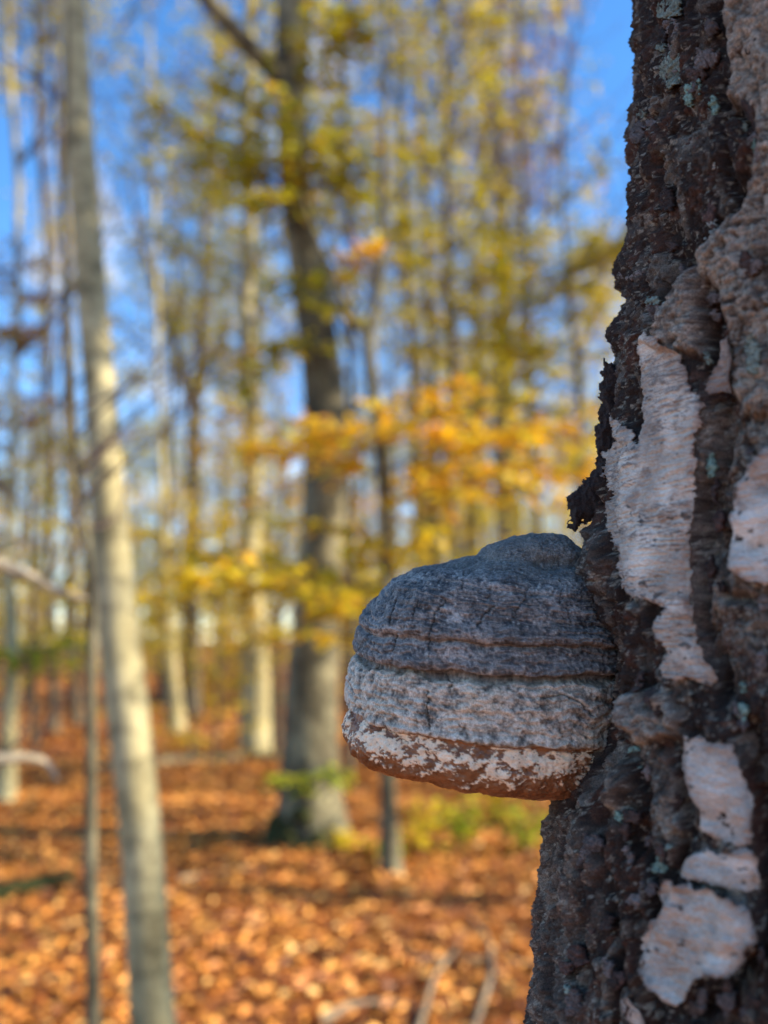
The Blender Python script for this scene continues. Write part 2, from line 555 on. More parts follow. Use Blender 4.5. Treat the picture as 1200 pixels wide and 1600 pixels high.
FUR = [([(1120, -40), (1137, 100), (1133, 160), (1167, 187), (1183, 217), (1167, 283), (1150, 327), (1100, 383), (1063, 427), (1030, 483)], 12, -5),
       ([(1112, 450), (1105, 520), (1118, 600), (1132, 650), (1128, 700), (1112, 760), (1098, 830), (1094, 900), (1096, 960), (1110, 1020), (1135, 1075)], 15, -9),
       ([(1138, 760), (1128, 860), (1133, 930), (1160, 935), (1210, 940)], 10, -6),
       ([(965, 700), (958, 800), (962, 860), (975, 920), (970, 1010), (965, 1060)], 9, -7),
       ([(945, 1120), (965, 1165), (985, 1200), (1000, 1240), (985, 1330)], 12, -7),
       ([(1008, 1210), (1012, 1300), (990, 1400), (1000, 1500), (1020, 1620)], 9, -6),
       ([(1055, 1160), (1068, 1230), (1085, 1300), (1060, 1350), (1030, 1420), (1005, 1480)], 10, -6),
       ([(1170, 1140), (1188, 1240), (1198, 1350), (1200, 1480), (1150, 1540), (1090, 1590)], 16, -8),
       ([(930, 1270), (945, 1380), (965, 1480), (955, 1620)], 7, -4)]

def features(px, py):
    """Height of the bark's large forms in metres and how pale the bark is there, less in furrows."""
    H = np.zeros(len(px)); pale = np.zeros(len(px))
    near = (px > 780) & (px < 1400) & (py > -120) & (py < 1720)
    x, y = px[near], py[near]
    q = np.stack([x * .02, y * .02, x * 0], 1)
    x = x + 7 * fbm(q, 3); y = y + 9 * fbm(q + 31, 3)
    h = np.zeros(len(x)); p = np.zeros(len(x))
    for poly, up, pl, soft in ((RIDGE1, 7.5, .95, 16), (RIDGE2, 7, .16, 14), (RIDGE3, 7, .8, 14), (RIDGE4, 2.5, .22, 16), (RIDGE5, 3, .3, 12), (DRIP, 7, .06, 10)):
        k = sstep(2, -soft, sd_poly(x, y, poly))
        h += up * k; p = np.maximum(p, pl * k)
    for poly in (STRIP, PLATE2, PLATE3, PLATE4, PLATE5):
        k = sstep(8, -10, sd_poly(x, y, poly))
        h = lerp(h, np.maximum(h, 3.0), k)
    for line, w, dp in FUR:
        k = np.exp(-(d_line(x, y, line) / w) ** 2)
        h += 1.35 * dp * k; p *= 1 - .8 * k
    h += -8 * np.exp(-((x - 1047) / 34) ** 2 - ((y - 385) / 42) ** 2)
    e_ = px[near] - np.interp(py[near], SIL[:, 0], SIL[:, 1]); k_ = np.exp(-np.maximum(e_, 0) / 16)
    for y0, w0, up in ((215, 26, 6.5), (285, 24, -4.5), (340, 18, -3), (410, 28, 6), (472, 16, -5), (130, 22, -3), (60, 20, 3), (520, 20, 3), (1330, 26, -4), (1420, 22, 3), (1500, 20, -3)):
        h += up * k_ * np.exp(-((y - y0) / w0) ** 2)
    h += 8 * np.exp(-(d_line(x, y, [(992, 955), (984, 1050), (990, 1130)]) / 11) ** 2)
    h += -20 * np.exp(-((x - 928) / 34) ** 2 - (np.maximum(np.abs(y - 1095) - 70, 0) / 62) ** 2)
    k = sstep(1005, 1100, px[near]) * sstep(1090, 960, py[near]) * sstep(560, 680, py[near])
    p = np.maximum(p, .45 * k)
    H[near] = h * .001; pale[near] = p
    return H, pale

zs = np.concatenate([np.geomspace(.02, ZLO - .10, 26) - .08, np.arange(ZLO - .16, ZLO + .02, .003), np.arange(ZLO + .02, ZHI - .005, .00084), np.arange(ZHI, ZHI + .30, .003), np.geomspace(ZHI + .31, 12.5, 50)])
zs = np.unique(np.round(zs, 6))
ph_hi = np.arange(R_(-28), R_(70), .00084 / BR)
ph = np.concatenate([ph_hi, np.linspace(R_(70), R_(332), 70)[1:-1]])
nz, nph = len(zs), len(ph)
PH, ZZ = np.meshgrid(ph, zs)
PHf, Zf = PH.ravel(), ZZ.ravel()
B0 = trunk_pt(PHf, Zf, 0 * Zf)
bx, by = project(B0)
vis = ((PHf < R_(72)) & (Zf > ZLO - .01) & (Zf < ZHI + .01)).astype(float)
rough_on = sstep(ZLO - .5, ZLO - .1, Zf) * sstep(ZHI + .8, ZHI + .25, Zf) * .7 + .3
Hf, pale = features(bx, by)
Hf = Hf * vis; pale = np.where(vis > 0, pale, .25)
under = np.zeros(len(Hf))
for poly in (STRIP, PLATE2, PLATE3, PLATE4, PLATE5):
    m = (vis > 0) & (bx > 900)
    k = np.zeros(len(Hf)); k[m] = sstep(4, -8, sd_poly(bx[m], by[m], poly)); under = np.maximum(under, k)
wq = B0 + .005 * np.stack([fbm(B0 * 55, 3), fbm(B0 * 55 + 9, 3), fbm(B0 * 55 + 19, 3)], 1)
n_big = ridged(B0 * np.array([38, 38, 13]), 3)
fiss = sstep(.62, .96, ridged(wq * np.array([30, 30, 9.5]) + 44, 2, .35))            # long upright splits
f1, f2, cid = worley(wq * np.array([105, 105, 52]))
n_fib = ridged(wq * np.array([330, 330, 120]) + 3, 3, .65)                            # grain of the dark bark
n_fin = fbm(B0 * 480, 3, .7)
n_hue = fbm(B0 * 55 + 7, 4)
n_spk = fbm(B0 * 330 + 71, 3, .75)
n_str = ridged(wq * np.array([60, 60, 260]) + 2, 2)      # horizontal wrinkles of the paler bark
n_pit = sstep(.10, .40, fbm(wq * np.array([75, 75, 42]) + 61, 3))
def terrace(n, k):
    t = n * k; b = np.floor(t); return (b + sstep(.80, 1.0, t - b)) / k
n_ter = terrace(fbm(wq * np.array([58, 58, 27]) + 91, 4, .55) + 1, 6) - 1        # flaky layers with sharp lips
edge1 = np.minimum((f2 - f1) / .10, 1.0)
damp = 1 - .85 * under
loc = .0034 * (n_fib - .5) + .0012 * (edge1 - .8) + .0030 * (cid - .5) + .0100 * n_ter - .0040 * n_pit + .0021 * n_fin
disp = Hf + damp * rough_on * (.0055 * (n_big - .55) + loc - .0060 * fiss * (1 - .5 * pale) + .0018 * (n_str - .5) * pale)
BV = trunk_pt(PHf, Zf, disp)
# bark colour: random grey and red brown scales, darker where the grain lies low
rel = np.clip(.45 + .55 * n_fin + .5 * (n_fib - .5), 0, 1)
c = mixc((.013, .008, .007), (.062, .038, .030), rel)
cell = (cid * 7.13 + .35 * n_hue) % 1.0
tone = np.where(cell < .45, 0, np.where(cell < .66, 1, np.where(cell < .86, 2, 3)))
pal = np.array([(.022, .014, .012), (.100, .042, .028), (.125, .105, .095), (.27, .24, .22)])[tone]
cl = np.clip(.5 + .6 * n_hue, 0, .9) * edge1
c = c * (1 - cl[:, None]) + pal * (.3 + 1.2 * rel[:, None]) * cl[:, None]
pk = pale * (1 - .7 * n_pit) * np.clip(.75 + .7 * n_hue + .5 * (n_str - .45), 0, 1) * (.55 + .45 * edge1)
pc = mixc((.085, .062, .053), (.50, .445, .415), np.clip(.48 + .9 * n_fin + .8 * (n_str - .4) + .5 * n_spk, 0, 1))
c = c * (1 - pk[:, None]) + pc * pk[:, None]
fl = sstep(.16, .36, n_spk + .25 * n_hue)
c = c * (1 - .65 * fl[:, None]) + np.array((.40, .385, .355)) * (.65 * fl[:, None])
c = c * np.array((1.04, 1.02, .88))
r = np.arange(nz - 1)[:, None] * nph
s = np.arange(nph)[None, :]
s2 = (s + 1) % nph
BF = np.stack([r + s, r + nph + s, r + nph + s2, r + s2], -1).reshape(-1, 4)
b_root = np.array([float(axis(0.0)[0]), float(axis(0.0)[1]), 0.0])
birch = thing('birch_tree', 'old birch with craggy dark bark and peeling white strips, carrying a hoof fungus', 'tree', b_root)
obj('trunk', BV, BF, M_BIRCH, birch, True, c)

def plate(name, poly, off, thick, colfn, curl=0.0, lump=.0006, warp=5.0, step=1.15, mat=None, label=None, lift=None, seed=0.0, holes=0.0, big=1.0, grain=1.0):
    """A thin, uneven slab of bark or lichen lying on the trunk, outlined in photo pixels and set at the trunk's own distance."""
    P = np.asarray(poly)
    x0, y0 = P.min(0) - 8; x1, y1 = P.max(0) + 8
    xs, ys = np.arange(x0, x1, step), np.arange(y0, y1, step)
    X, Y = np.meshgrid(xs, ys)
    x, y = X.ravel(), Y.ravel()
    q = np.stack([x * .045, y * .045, x * 0 + seed], 1)
    sd = sd_poly(x + warp * fbm(q, 4, .6), y + warp * fbm(q + 13, 4, .6), poly)
    if holes:
        sd = sd + holes * (fbm(q * 4 + 3, 3, .7) + .25)
    idx = np.arange(len(x)).reshape(Y.shape)
    quads = np.stack([idx[:-1, :-1], idx[1:, :-1], idx[1:, 1:], idx[:-1, 1:]], -1).reshape(-1, 4)
    quads = quads[(sd[quads] < 0).all(1)]
    # keep the biggest connected blob simple: drop nothing, slabs are one outline
    used = np.unique(quads)
    remap = np.full(len(x), -1); remap[used] = np.arange(len(used))
    quads = remap[quads]
    x, y, sd = x[used], y[used], sd[used]
    phi, z = hit(x, y)
    Hh, _ = features(x, y)
    # slabs bridge small hollows: smooth the bed by mixing with its mean
    bed = np.clip(Hh, .0, .012)
    p3 = trunk_pt(phi, z, bed)
    w1 = fbm(p3 * np.array([45, 45, 60]) + seed, 3)
    w2 = ridged(p3 * np.array([60, 60, 420]) + seed, 3)
    w3 = fbm(p3 * 600 + seed, 3)
    edge = np.clip(-sd, 0, 60)
    top = bed + off + lump * (2.2 * big * w1 + 1.6 * grain * (np.minimum(w2, .8) - .5) + .6 * w3)
    if lift is not None:
        top = top + lift(x, y, edge)
    top = top + curl * np.exp(-edge / 9.0) * (1 + .9 * fbm(q[used] * .8 + 5, 2))
    a = trunk_pt(phi, z, top)
    b = trunk_pt(phi, z, top - thick * (.7 + .6 * np.clip(edge / 12, 0, 1)))
    n = len(a)
    # rim: border edges of the quads
    e = np.concatenate([quads[:, [0, 1]], quads[:, [1, 2]], quads[:, [2, 3]], quads[:, [3, 0]]])
    key = np.sort(e, 1); k1 = key[:, 0].astype(np.int64) * n + key[:, 1]
    u, inv, cnt = np.unique(k1, return_inverse=True, return_counts=True)
    bd = e[cnt[inv] == 1]
    sideq = np.stack([bd[:, 1], bd[:, 0], bd[:, 0] + n, bd[:, 1] + n], 1)
    F = np.concatenate([quads, quads[:, ::-1] + n, sideq])
    cc = colfn(x, y, p3, edge, w1, w2, w3)
    o = obj(name, np.concatenate([a, b]), F, mat or M_PLATE, birch, True, np.concatenate([cc, cc * .6 * np.array((1, .8, .65))]))
    if label:
        o['label'] = label
    return o

def white_bark(tint, crack=.5, brown=.0):
    def fn(x, y, p, edge, w1, w2, w3):
        cloud = fbm(p * np.array([38, 38, 38]) + 11, 4, .6)
        base = mixc(np.array((.27, .228, .20)) * tint, np.array((.61, .57, .54)) * tint, np.clip(.55 + 1.1 * cloud + .5 * w1 + .4 * w3, 0, 1))
        white = sstep(.12, .4, fbm(p * np.array([30, 30, 44]) + 51, 3))
        base = base * (1 - .7 * white[:, None]) + np.array((.74, .72, .70)) * tint * (.7 * white[:, None])
        fd = ridged(p * np.array([95, 95, 720]) + 2.0 * cloud[:, None], 2)
        dash = np.maximum(sstep(.66, .86, w2 + .12 * w3), .8 * sstep(.80, .93, fd)) * sstep(-.30, .15, fbm(p * np.array([28, 28, 60]) + 3, 3))
        base = base * (1 - crack * dash[:, None]) + np.array((.07, .045, .035)) * (crack * dash[:, None])
        st = sstep(.18, .42, fbm(p * np.array([60, 60, 75]) + 40, 4)) * (.5 + brown)
        base = base * (1 - st[:, None]) + np.array((.19, .125, .095)) * st[:, None]
        pit = sstep(.30, .42, fbm(p * np.array([120, 120, 210]) + 70, 3))
        base = base * (1 - .8 * pit[:, None])
        rim = np.clip(np.exp(-edge / 9.0) * 1.1 * sstep(-.35, .35, w1 + .5 * w3 + .6 * fbm(p * 90 + 9, 3)), 0, .9)
        return base * np.array((.90, .87, .79)) * (1 - rim[:, None]) + np.array((.13, .085, .062)) * rim[:, None]
    return fn

def strip_lift(x, y, edge):
    # the right border of the long strip stands proud; its top curls away
    return .0022 * np.exp(-np.abs(x - 1098) / 16) * sstep(600, 660, y) * sstep(1030, 940, y) + .003 * np.exp(-((y - 535) / 22) ** 2)

plate('bark_plate', STRIP, .0016, .0014, white_bark(np.array((1.0, .95, .90)), .75, .15), .0004, .0012, 13, 1.25, None, 'long pinkish white strip of peeling bark', strip_lift, 1.0, 5)
plate('bark_plate', PLATE2, .0025, .0020, white_bark(np.array((1.0, .98, .97)), .4, .2), .001, .0014, 14, 1.2, None, None, None, 2.0, 4, 2.0, .5)
plate('bark_plate', PLATE3, .0018, .0015, white_bark(np.array((1.03, 1.02, 1.01)), .22, -.3), .0016, .0010, 11, 1.1, None, None, None, 3.0, 5, 2.6, .4)
plate('bark_plate', PLATE4, .0020, .0015, white_bark(np.array((1.0, .98, .97)), .22, -.3), .0016, .0011, 11, 1.1, None, None, None, 4.0, 5, 2.6, .4)
plate('bark_plate', PLATE5, .0032, .0016, white_bark(np.array((1.02, 1.0, .98)), .22, -.3), .0030, .0013, 11, 1.1, None, 'rounded white bark plate curling away at its lower edge',
      lambda x, y, e: .004 * sstep(1100, 1190, x) + .003 * np.exp(-((x - 1130) / 30) ** 2) * sstep(1380, 1450, y), 5.0, 5, 2.8, .4)
plate('bark_plate', PLATE6, .0020, .0016, white_bark(np.array((.95, .85, .78)), .2, .2), .001, .0008, 4, 1.1, None, None, None, 6.0)
plate('bark_plate', PLATE7, .0020, .0020, white_bark(np.array((.68, .58, .53)), .35, .3), .0006, .0012, 5, 1.1, None, None, None, 7.0)

def lichen_col(c0):
    def fn(x, y, p, edge, w1, w2, w3):
        k = np.clip(.5 + .6 * w1 + 1.1 * w3, 0, 1)
        return mixc(np.array(c0) * .3, np.array(c0) * 1.1, k)
    return fn

def blob(cx, cy, rx, ry, seed):
    a = np.linspace(0, 2 * math.pi, 15)[:-1]
    rr = 1 + .45 * fbm(np.stack([np.cos(a) * 1.3, np.sin(a) * 1.3, a * 0 + seed], 1), 2)
    return np.stack([cx + rx * rr * np.cos(a), cy + ry * rr * np.sin(a)], 1)

LICH = [(1047, 110, 22, 28, 1), (1034, 75, 9, 8, 1), (1055, 73, 8, 7, 1), (1077, 147, 10, 20, 0), (1116, 165, 8, 22, 0), (1093, 135, 5, 12, 0), (1118, 258, 7, 8, 2), (1112, 352, 9, 12, 2), (1104, 372, 5, 5, 2),
        (1003, 180, 6, 9, 1), (1020, 470, 12, 10, 1), (1040, 478, 6, 6, 0), (1112, 730, 10, 20, 0), (1164, 198, 7, 10, 1), (1178, 230, 5, 12, 0), (1065, 440, 6, 10, 1),
        (991, 1171, 10, 8, 0), (969, 1277, 8, 10, 0), (1032, 1350, 12, 17, 0), (1052, 1320, 9, 6, 1), (1162, 1110, 9, 16, 0), (1160, 1075, 6, 10, 0), (1003, 1199, 5, 4, 0), (893, 1545, 6, 9, 1), (1055, 1420, 14, 9, 1),
        (1040, 10, 22, 20, 1), (1105, 560, 6, 14, 1), (1185, 560, 12, 34, 1)]
TEAL, GREYG, PALE = (.26, .40, .34), (.27, .33, .28), (.42, .44, .40)
for k, (x, y, rx, ry, kind) in enumerate(LICH):
    plate('lichen_patch', blob(x, y, rx * 1.15, ry * 1.15, k * 3.1), .0012, .0024, lichen_col((TEAL, GREYG, PALE)[kind]), -.0010, .0016, 8, 1.0, M_LICH, None, None, 20.0 + k, 9.0)

# small scales and nubs of bark standing on the dark parts
SC = []
for k in range(90):
    for _ in range(40):
        x, y = random.uniform(880, 1195), random.uniform(10, 1590)
        ok = x > np.interp(y, SIL[:, 0], SIL[:, 1]) + 14 and not (815 < y < 1250 and x < 985)
        ok = ok and all(sd_poly(np.array([x]), np.array([y]), p)[0] > 12 for p in (STRIP, PLATE2, PLATE3, PLATE4, PLATE5))
        if ok: break
    else:
        continue
    SC.append((x, y, random.uniform(7, 17), random.uniform(10, 26)))
SCC = [(.16, .13, .12), (.10, .062, .05), (.055, .036, .03), (.24, .195, .175), (.13, .07, .055)]
for k, (x, y, rx, ry) in enumerate(SC):
    plate('bark_scale', blob(x, y, rx, ry, k * 1.7), .0010, .0040, lichen_col(random.choice(SCC)), -.0018, .0018, 11, 1.6, M_BIRCH, None, None, 60.0 + k, 7.0)

# ---- the dark ragged flake of bark standing out from the outline above the fungus
def slab(name, poly, depth, tilt, thick, bump, col, parent, mat, step=1.1, warp=6, seed=0.0):
    P = np.asarray(poly)
    x0, y0 = P.min(0) - 10; x1, y1 = P.max(0) + 10
    xs, ys = np.arange(x0, x1, step), np.arange(y0, y1, step)
    X, Y = np.meshgrid(xs, ys); x, y = X.ravel(), Y.ravel()
    q = np.stack([x * .06, y * .06, x * 0 + seed], 1)
    sd = sd_poly(x + warp * fbm(q, 4, .65), y + warp * fbm(q + 13, 4, .65), poly)
    idx = np.arange(len(x)).reshape(Y.shape)
    quads = np.stack([idx[:-1, :-1], idx[1:, :-1], idx[1:, 1:], idx[:-1, 1:]], -1).reshape(-1, 4)
    quads = quads[(sd[quads] < 0).all(1)]
    used = np.unique(quads); remap = np.full(len(x), -1); remap[used] = np.arange(len(used)); quads = remap[quads]
    x, y, sd = x[used], y[used], sd[used]
    D = depth + tilt * (x - P[:, 0].min()) / 1000.0
    m = at_depth(x, y, D)
    edge = np.clip(-sd, 0, 40)
    prof = np.sqrt(np.clip(edge / 14, 0, 1))
    nb = bump * (fbm(m * 130 + seed, 4, .6) + .6 * (ridged(m * np.array([260, 260, 120]) + seed, 3) - .5))
    a = at_depth(x, y, D - thick * .5 * prof - nb * prof)
    b = at_depth(x, y, D + thick * .5 * prof + nb * prof)
    n = len(a)
    e = np.concatenate([quads[:, [0, 1]], quads[:, [1, 2]], quads[:, [2, 3]], quads[:, [3, 0]]])
    key = np.sort(e, 1); k1 = key[:, 0].astype(np.int64) * n + key[:, 1]
    u, inv, cnt = np.unique(k1, return_inverse=True, return_counts=True)
    bd = e[cnt[inv] == 1]
    F = np.concatenate([quads, quads[:, ::-1] + n, np.stack([bd[:, 1], bd[:, 0], bd[:, 0] + n, bd[:, 1] + n], 1)])
    nn = np.clip(.5 + .8 * fbm(m * 300 + seed, 3), 0, 1)
    cc = mixc(np.array(col) * .5, np.array(col) * 1.6, nn)
    return obj(name, np.concatenate([a, b]), F, mat, parent, True, np.concatenate([cc, cc]))

FLAKE = c3([(430, 80), (415, 110), (420, 150), (400, 230), (410, 330), (390, 420), (385, 490), (400, 540), (390, 600), (330, 670), (260, 740), (248, 790), (265, 850), (265, 900),
            (305, 905), (330, 870), (380, 850), (440, 880), (560, 900), (560, 700), (540, 560), (560, 400), (620, 280), (640, 130), (560, 110), (480, 125)])
fo = slab('bark_flake', FLAKE, .572, -.10, .012, .0034, (.030, .021, .018), birch, M_BIRCH, 1.4, 15, 3.0)
fo['label'] = 'ragged black flake of bark jutting out above the fungus'

# bare limbs high on the birch
mb = MB()
for k in range(14):
    z = 5.2 + k * .5; a = k * 2.4
    p0 = np.array([float(axis(z)[0]), float(axis(z)[1]), z])
    L = 2.2 - k * .08
    t = np.linspace(0, 1, 7)[:, None]
    d = np.array([math.cos(a), math.sin(a), 0])
    mb.add(*tube(p0 + d * L * t + np.array([0, 0, 1.0]) * L * (.55 * t + .25 * t * t), np.linspace(.035, .004, 7) * (1 - k * .03), 5))
mb.build('branches', M_TWIG, birch, 'stuff')

# ================================================================== hoof fungus
FD = .575
PRO = np.array([  # xL, yL, xR, yR, half depth (px)
    (848, 829, 852, 829, 2), (815, 833, 880, 838, 22), (778, 846, 906, 858, 44), (748, 862, 918, 882, 60), (714, 879, 932, 900, 96), (656, 884, 945, 918, 126),
    (610, 906, 958, 944, 144), (577, 942, 966, 970, 152), (564, 966, 970, 988, 154), (560, 975, 971, 994, 151), (556, 992, 972, 1010, 155), (558, 1008, 972, 1026, 155), (564, 1017, 972, 1036, 149),
    (554, 1030, 971, 1050, 157), (546, 1058, 970, 1082, 163), (543, 1084, 968, 1112, 166), (545, 1092, 966, 1126, 166), (549, 1098, 964, 1132, 161), (548, 1102, 962, 1137, 157),
    (541, 1115, 958, 1152, 162), (538, 1136, 953, 1176, 161), (541, 1153, 948, 1200, 155), (556, 1170, 944, 1217, 140), (600, 1184, 938, 1226, 112), (680, 1200, 925, 1229, 70), (760, 1217, 900, 1224, 34), (838, 1222, 842, 1222, 2)], float)
tq = np.concatenate([[0], np.cumsum(np.hypot(np.diff(PRO[:, 0]), np.diff(PRO[:, 1])) + 6)])
NV, NT = 540, 540
tv = np.concatenate([np.linspace(0, tq[22], NV - 70), np.linspace(tq[22], tq[-1], 71)[1:]])
PRO[7:-2, 2] += 18
PR = np.stack([np.interp(tv, tq, PRO[:, k]) for k in range(5)], 1)
for _ in range(30):
    PR[1:-1] = (PR[:-2] + 2 * PR[1:-1] + PR[2:]) / 4
V_LIP, V_GRV, V_G2 = tq[17], tq[12], tq[9]
# angles: dense on the side in view (0 = outer end, 90 deg = towards the lens, 180 = inside the trunk)
th = np.concatenate([np.linspace(-40, 190, NT - 60), np.linspace(190, 320, 62)[1:-1]]) * math.pi / 180
T, TV = np.meshgrid(th, tv)
ct = np.sign(np.cos(T)) * np.abs(np.cos(T)) ** .92
st = np.sign(np.sin(T)) * np.abs(np.sin(T)) ** .86
PRb = [PR[:, k][:, None] for k in range(5)]
mm = FD / FPX
mx, my = (PRb[0] + PRb[2]) / 2, (PRb[1] + PRb[3]) / 2
PRb[4] = PRb[4] * .92
X = mx + ct * (PRb[0] - mx); Y = my + ct * (PRb[1] - my)
dep = st * PRb[4]
# the cap hangs a little towards the lens
Yd = Y + (8 * sstep(0, tq[7], TV) + 3 * sstep(tq[9], tq[15], TV) - 8 * sstep(tq[19], tq[24], TV)) * np.clip(st, 0, 1)
right = np.array([1.0, 0, 0]); upv = np.array([0, -SP, CP]); fwd = np.array([0, CP, SP])
cx0 = CAM + fwd * FD
FV = cx0 + (X - 600)[..., None] * mm * right + (800 - Yd)[..., None] * mm * upv - dep[..., None] * mm * fwd
FV = FV.reshape(-1, 3)

def grid_normals(V, a, b):
    G = V.reshape(a, b, 3)
    du = np.gradient(G, axis=0); dv = np.roll(G, -1, 1) - np.roll(G, 1, 1)
    n = np.cross(dv, du)
    n /= np.linalg.norm(n, axis=2, keepdims=True) + 1e-12
    return n.reshape(-1, 3)

N0 = grid_normals(FV, NV, NT)
if (N0[:, 0] * (FV[:, 0] - FV[:, 0].mean())).mean() < 0: N0 = -N0
tvf, Tf = TV.ravel(), T.ravel()
wob = 22 * fbm(FV * np.array([26, 26, 10]) + 4, 3) + 9 * fbm(FV * np.array([80, 80, 40]) + 9, 3)
vv = tvf + wob * sstep(0, tq[3], tvf)          # growth zones wander
lw = fbm(FV * 22 + 1, 3)
fine = fbm(FV * 330 + 5, 4, .6)
med = fbm(FV * np.array([105, 105, 130]) + 8, 4, .6)
FW = FV + .006 * np.stack([fbm(FV * 70 + 1, 3), fbm(FV * 70 + 11, 3), fbm(FV * 70 + 21, 3)], 1)
wr = ridged(FW * np.array([85, 85, 135]) + 2, 4, .6)
spk = fbm(FV * 560 + 61, 2, .7)
d = .0060 * lw + .0018 * med + .0010 * fine + .0004 * spk
ring = np.sin(vv * .26) * .5 + .5 * np.sin(vv * .47 + 1.3) + .35 * np.sin(vv * .83 + .4)
d += .00050 * ring * sstep(-.5, .4, fbm(FV * 40 + 81, 2)) * sstep(tq[4], tq[6], vv) * sstep(V_LIP + 5, V_LIP - 15, tvf)
def groove(c0, w, dp): return -dp * np.exp(-((vv - c0) / w) ** 2)
d += groove(V_G2 - 4, 6, .0026) + groove(V_GRV, 9, .0036) + groove(tq[5] + 22, 4, .0009) + groove(tq[14] + 4, 4, .0008) + groove(tq[3] + 8, 17, .0026)
# swollen shoulders between the grooves
d += .0022 * np.exp(-((vv - (V_G2 - 28)) / 22) ** 2) + .0026 * np.exp(-((vv - (V_GRV - 19)) / 12) ** 2) + .0022 * np.exp(-((tvf - (V_LIP - 11)) / 9) ** 2)
midb = sstep(V_GRV - 2, V_GRV + 10, vv) * sstep(V_LIP + 2, V_LIP - 8, tvf)
rimb = sstep(V_LIP - 2, V_LIP + 3, tvf)
d += midb * (.0016 * (wr - .55) + .0010 * fbm(FV * 60 + 33, 3))
fx, fy = project(FV)
front = (np.sin(Tf) > -.35)
qz = np.stack([fx * .07, fy * .07, fx * 0], 1)
xw, yw = fx + 9 * fbm(qz, 4, .65), fy + 5 * fbm(qz + 9, 3)
c1 = lambda pts: [(520 + x / 2.5, 800 + y / 2.5) for x, y in pts]
CRK = [c1([(250, 345), (235, 390), (228, 440)]), c1([(440, 345), (405, 390), (390, 450)]), c1([(390, 450), (375, 500), (378, 570)]), c1([(630, 365), (590, 400), (560, 450)]),
       c1([(765, 300), (740, 350), (715, 400), (685, 450)]), c1([(372, 700), (365, 760), (374, 850)]), c1([(900, 300), (885, 360)]), c1([(335, 350), (315, 410)]), c1([(510, 230), (505, 300)]),
       c1([(820, 730), (900, 715), (960, 740), (1010, 800)]), c1([(250, 470), (240, 540)]), c1([(440, 640), (470, 660), (450, 700)])]
crk = np.zeros(len(FV))
for k, line in enumerate(CRK):
    crk[front] = np.maximum(crk[front], np.exp(-(d_line(xw[front], yw[front], line) / (1.05 + .35 * (k % 2))) ** 2))
crk *= (1 - rimb)
crk *= sstep(-.75, -.2, fbm(FV * 120 + 3, 2))
d -= .0014 * crk
# the pale margin: a patchy cream film on brown
ang = Tf * 1.0
pq = np.stack([FV[:, 0] * 120, FV[:, 1] * 120, FV[:, 2] * 175], 1)
pw = pq + .9 * np.stack([fbm(pq * 1.6 + 3, 3), fbm(pq * 1.6 + 23, 3), fbm(pq * 1.6 + 43, 3)], 1)
film_n = fbm(pw, 4, .55)
vpos = (tvf - V_LIP) / (tq[22] - V_LIP)
film = sstep(-.035, .075, film_n + .27 * np.exp(-((vpos - .34) / .20) ** 2) - .22 * sstep(.5, .85, vpos) - .10 - .12 * sstep(.9, .2, Tf))
film *= sstep(0.01, .05, vpos) * sstep(1.05, .9, vpos)
d += rimb * (.0007 * film + .0010 * fbm(FV * np.array([60, 60, 40]) + 50, 3) + .0005 * med)
FVd = FV + N0 * d[:, None]
# colours of the crust
t1 = np.clip(.42 + 1.0 * fine + .8 * med + .12 * ring + .8 * spk, 0, 1)
dark = mixc((.034, .034, .038), (.235, .235, .240), t1)
fleck = sstep(.30, .55, spk + .5 * fine) * sstep(-.2, .3, fbm(FV * np.array([40, 40, 90]) + 7, 3))
pat = sstep(-.15, .35, fbm(FV * np.array([34, 34, 80]) + 23, 4, .6))
dark = dark * (.62 + .75 * pat[:, None])
dark = dark * (1 - .6 * fleck[:, None]) + np.array((.42, .42, .41)) * (.6 * fleck[:, None])
hump = mixc((.045, .044, .044), (.165, .158, .15), np.clip(.5 + .8 * med + .6 * fine + .4 * spk, 0, 1))
kh = sstep(tq[5] + 6, tq[3], vv)
col = dark * (1 - kh[:, None]) + hump * kh[:, None]
mid = mixc((.075, .068, .060), (.50, .47, .42), np.clip(.45 + 1.0 * (wr - .5) + .9 * med + .75 * fine + .7 * spk, 0, 1))
warm = sstep(-.1, .4, fbm(FV * 48 + 90, 3))
mid = mid * (1 - .35 * warm[:, None]) + mid * np.array((1.08, .96, .78)) * (.35 * warm[:, None])
wl_ = sstep(.80, .93, wr + .1 * fine)
mid = mid * (1 - .65 * wl_[:, None]) + np.array((.60, .595, .58)) * (.65 * wl_[:, None])
col = col * (1 - midb[:, None]) + mid * midb[:, None]
lines = sstep(.74, .92, ridged(np.stack([vv * .11, Tf * 4, vv * 0], 1), 2)) * .35 * (1 - midb)
col = col * (1 - lines[:, None]) + np.array((.30, .30, .31)) * lines[:, None]
lipd = np.exp(-((tvf - V_LIP + 4) / 6) ** 2) * (1 - rimb)
col = col * (1 - .35 * lipd[:, None]) + np.array((.20, .17, .16)) * (.35 * lipd[:, None])
gd = np.exp(-((vv - V_GRV) / 4) ** 2) * .5 + np.exp(-((vv - V_G2 + 4) / 3) ** 2) * .3
col = col * (1 - gd[:, None]) + np.array((.052, .050, .047)) * gd[:, None]
col *= (1 - .85 * crk[:, None])
brown = mixc((.075, .030, .014), (.27, .125, .058), np.clip(.5 + .9 * fbm(pq * .8 + 77, 4) + .3 * fine, 0, 1))
cream = mixc((.52, .40, .28), (.82, .73, .60), np.clip(.55 + .8 * fbm(pq * 1.2 + 15, 3), 0, 1))
edge_f = np.exp(-((film - .5) / .28) ** 2) * .5
rimc = brown * (1 - film[:, None]) + cream * film[:, None]
rimc = rimc * (1 - edge_f[:, None]) + np.array((.13, .05, .03)) * edge_f[:, None]
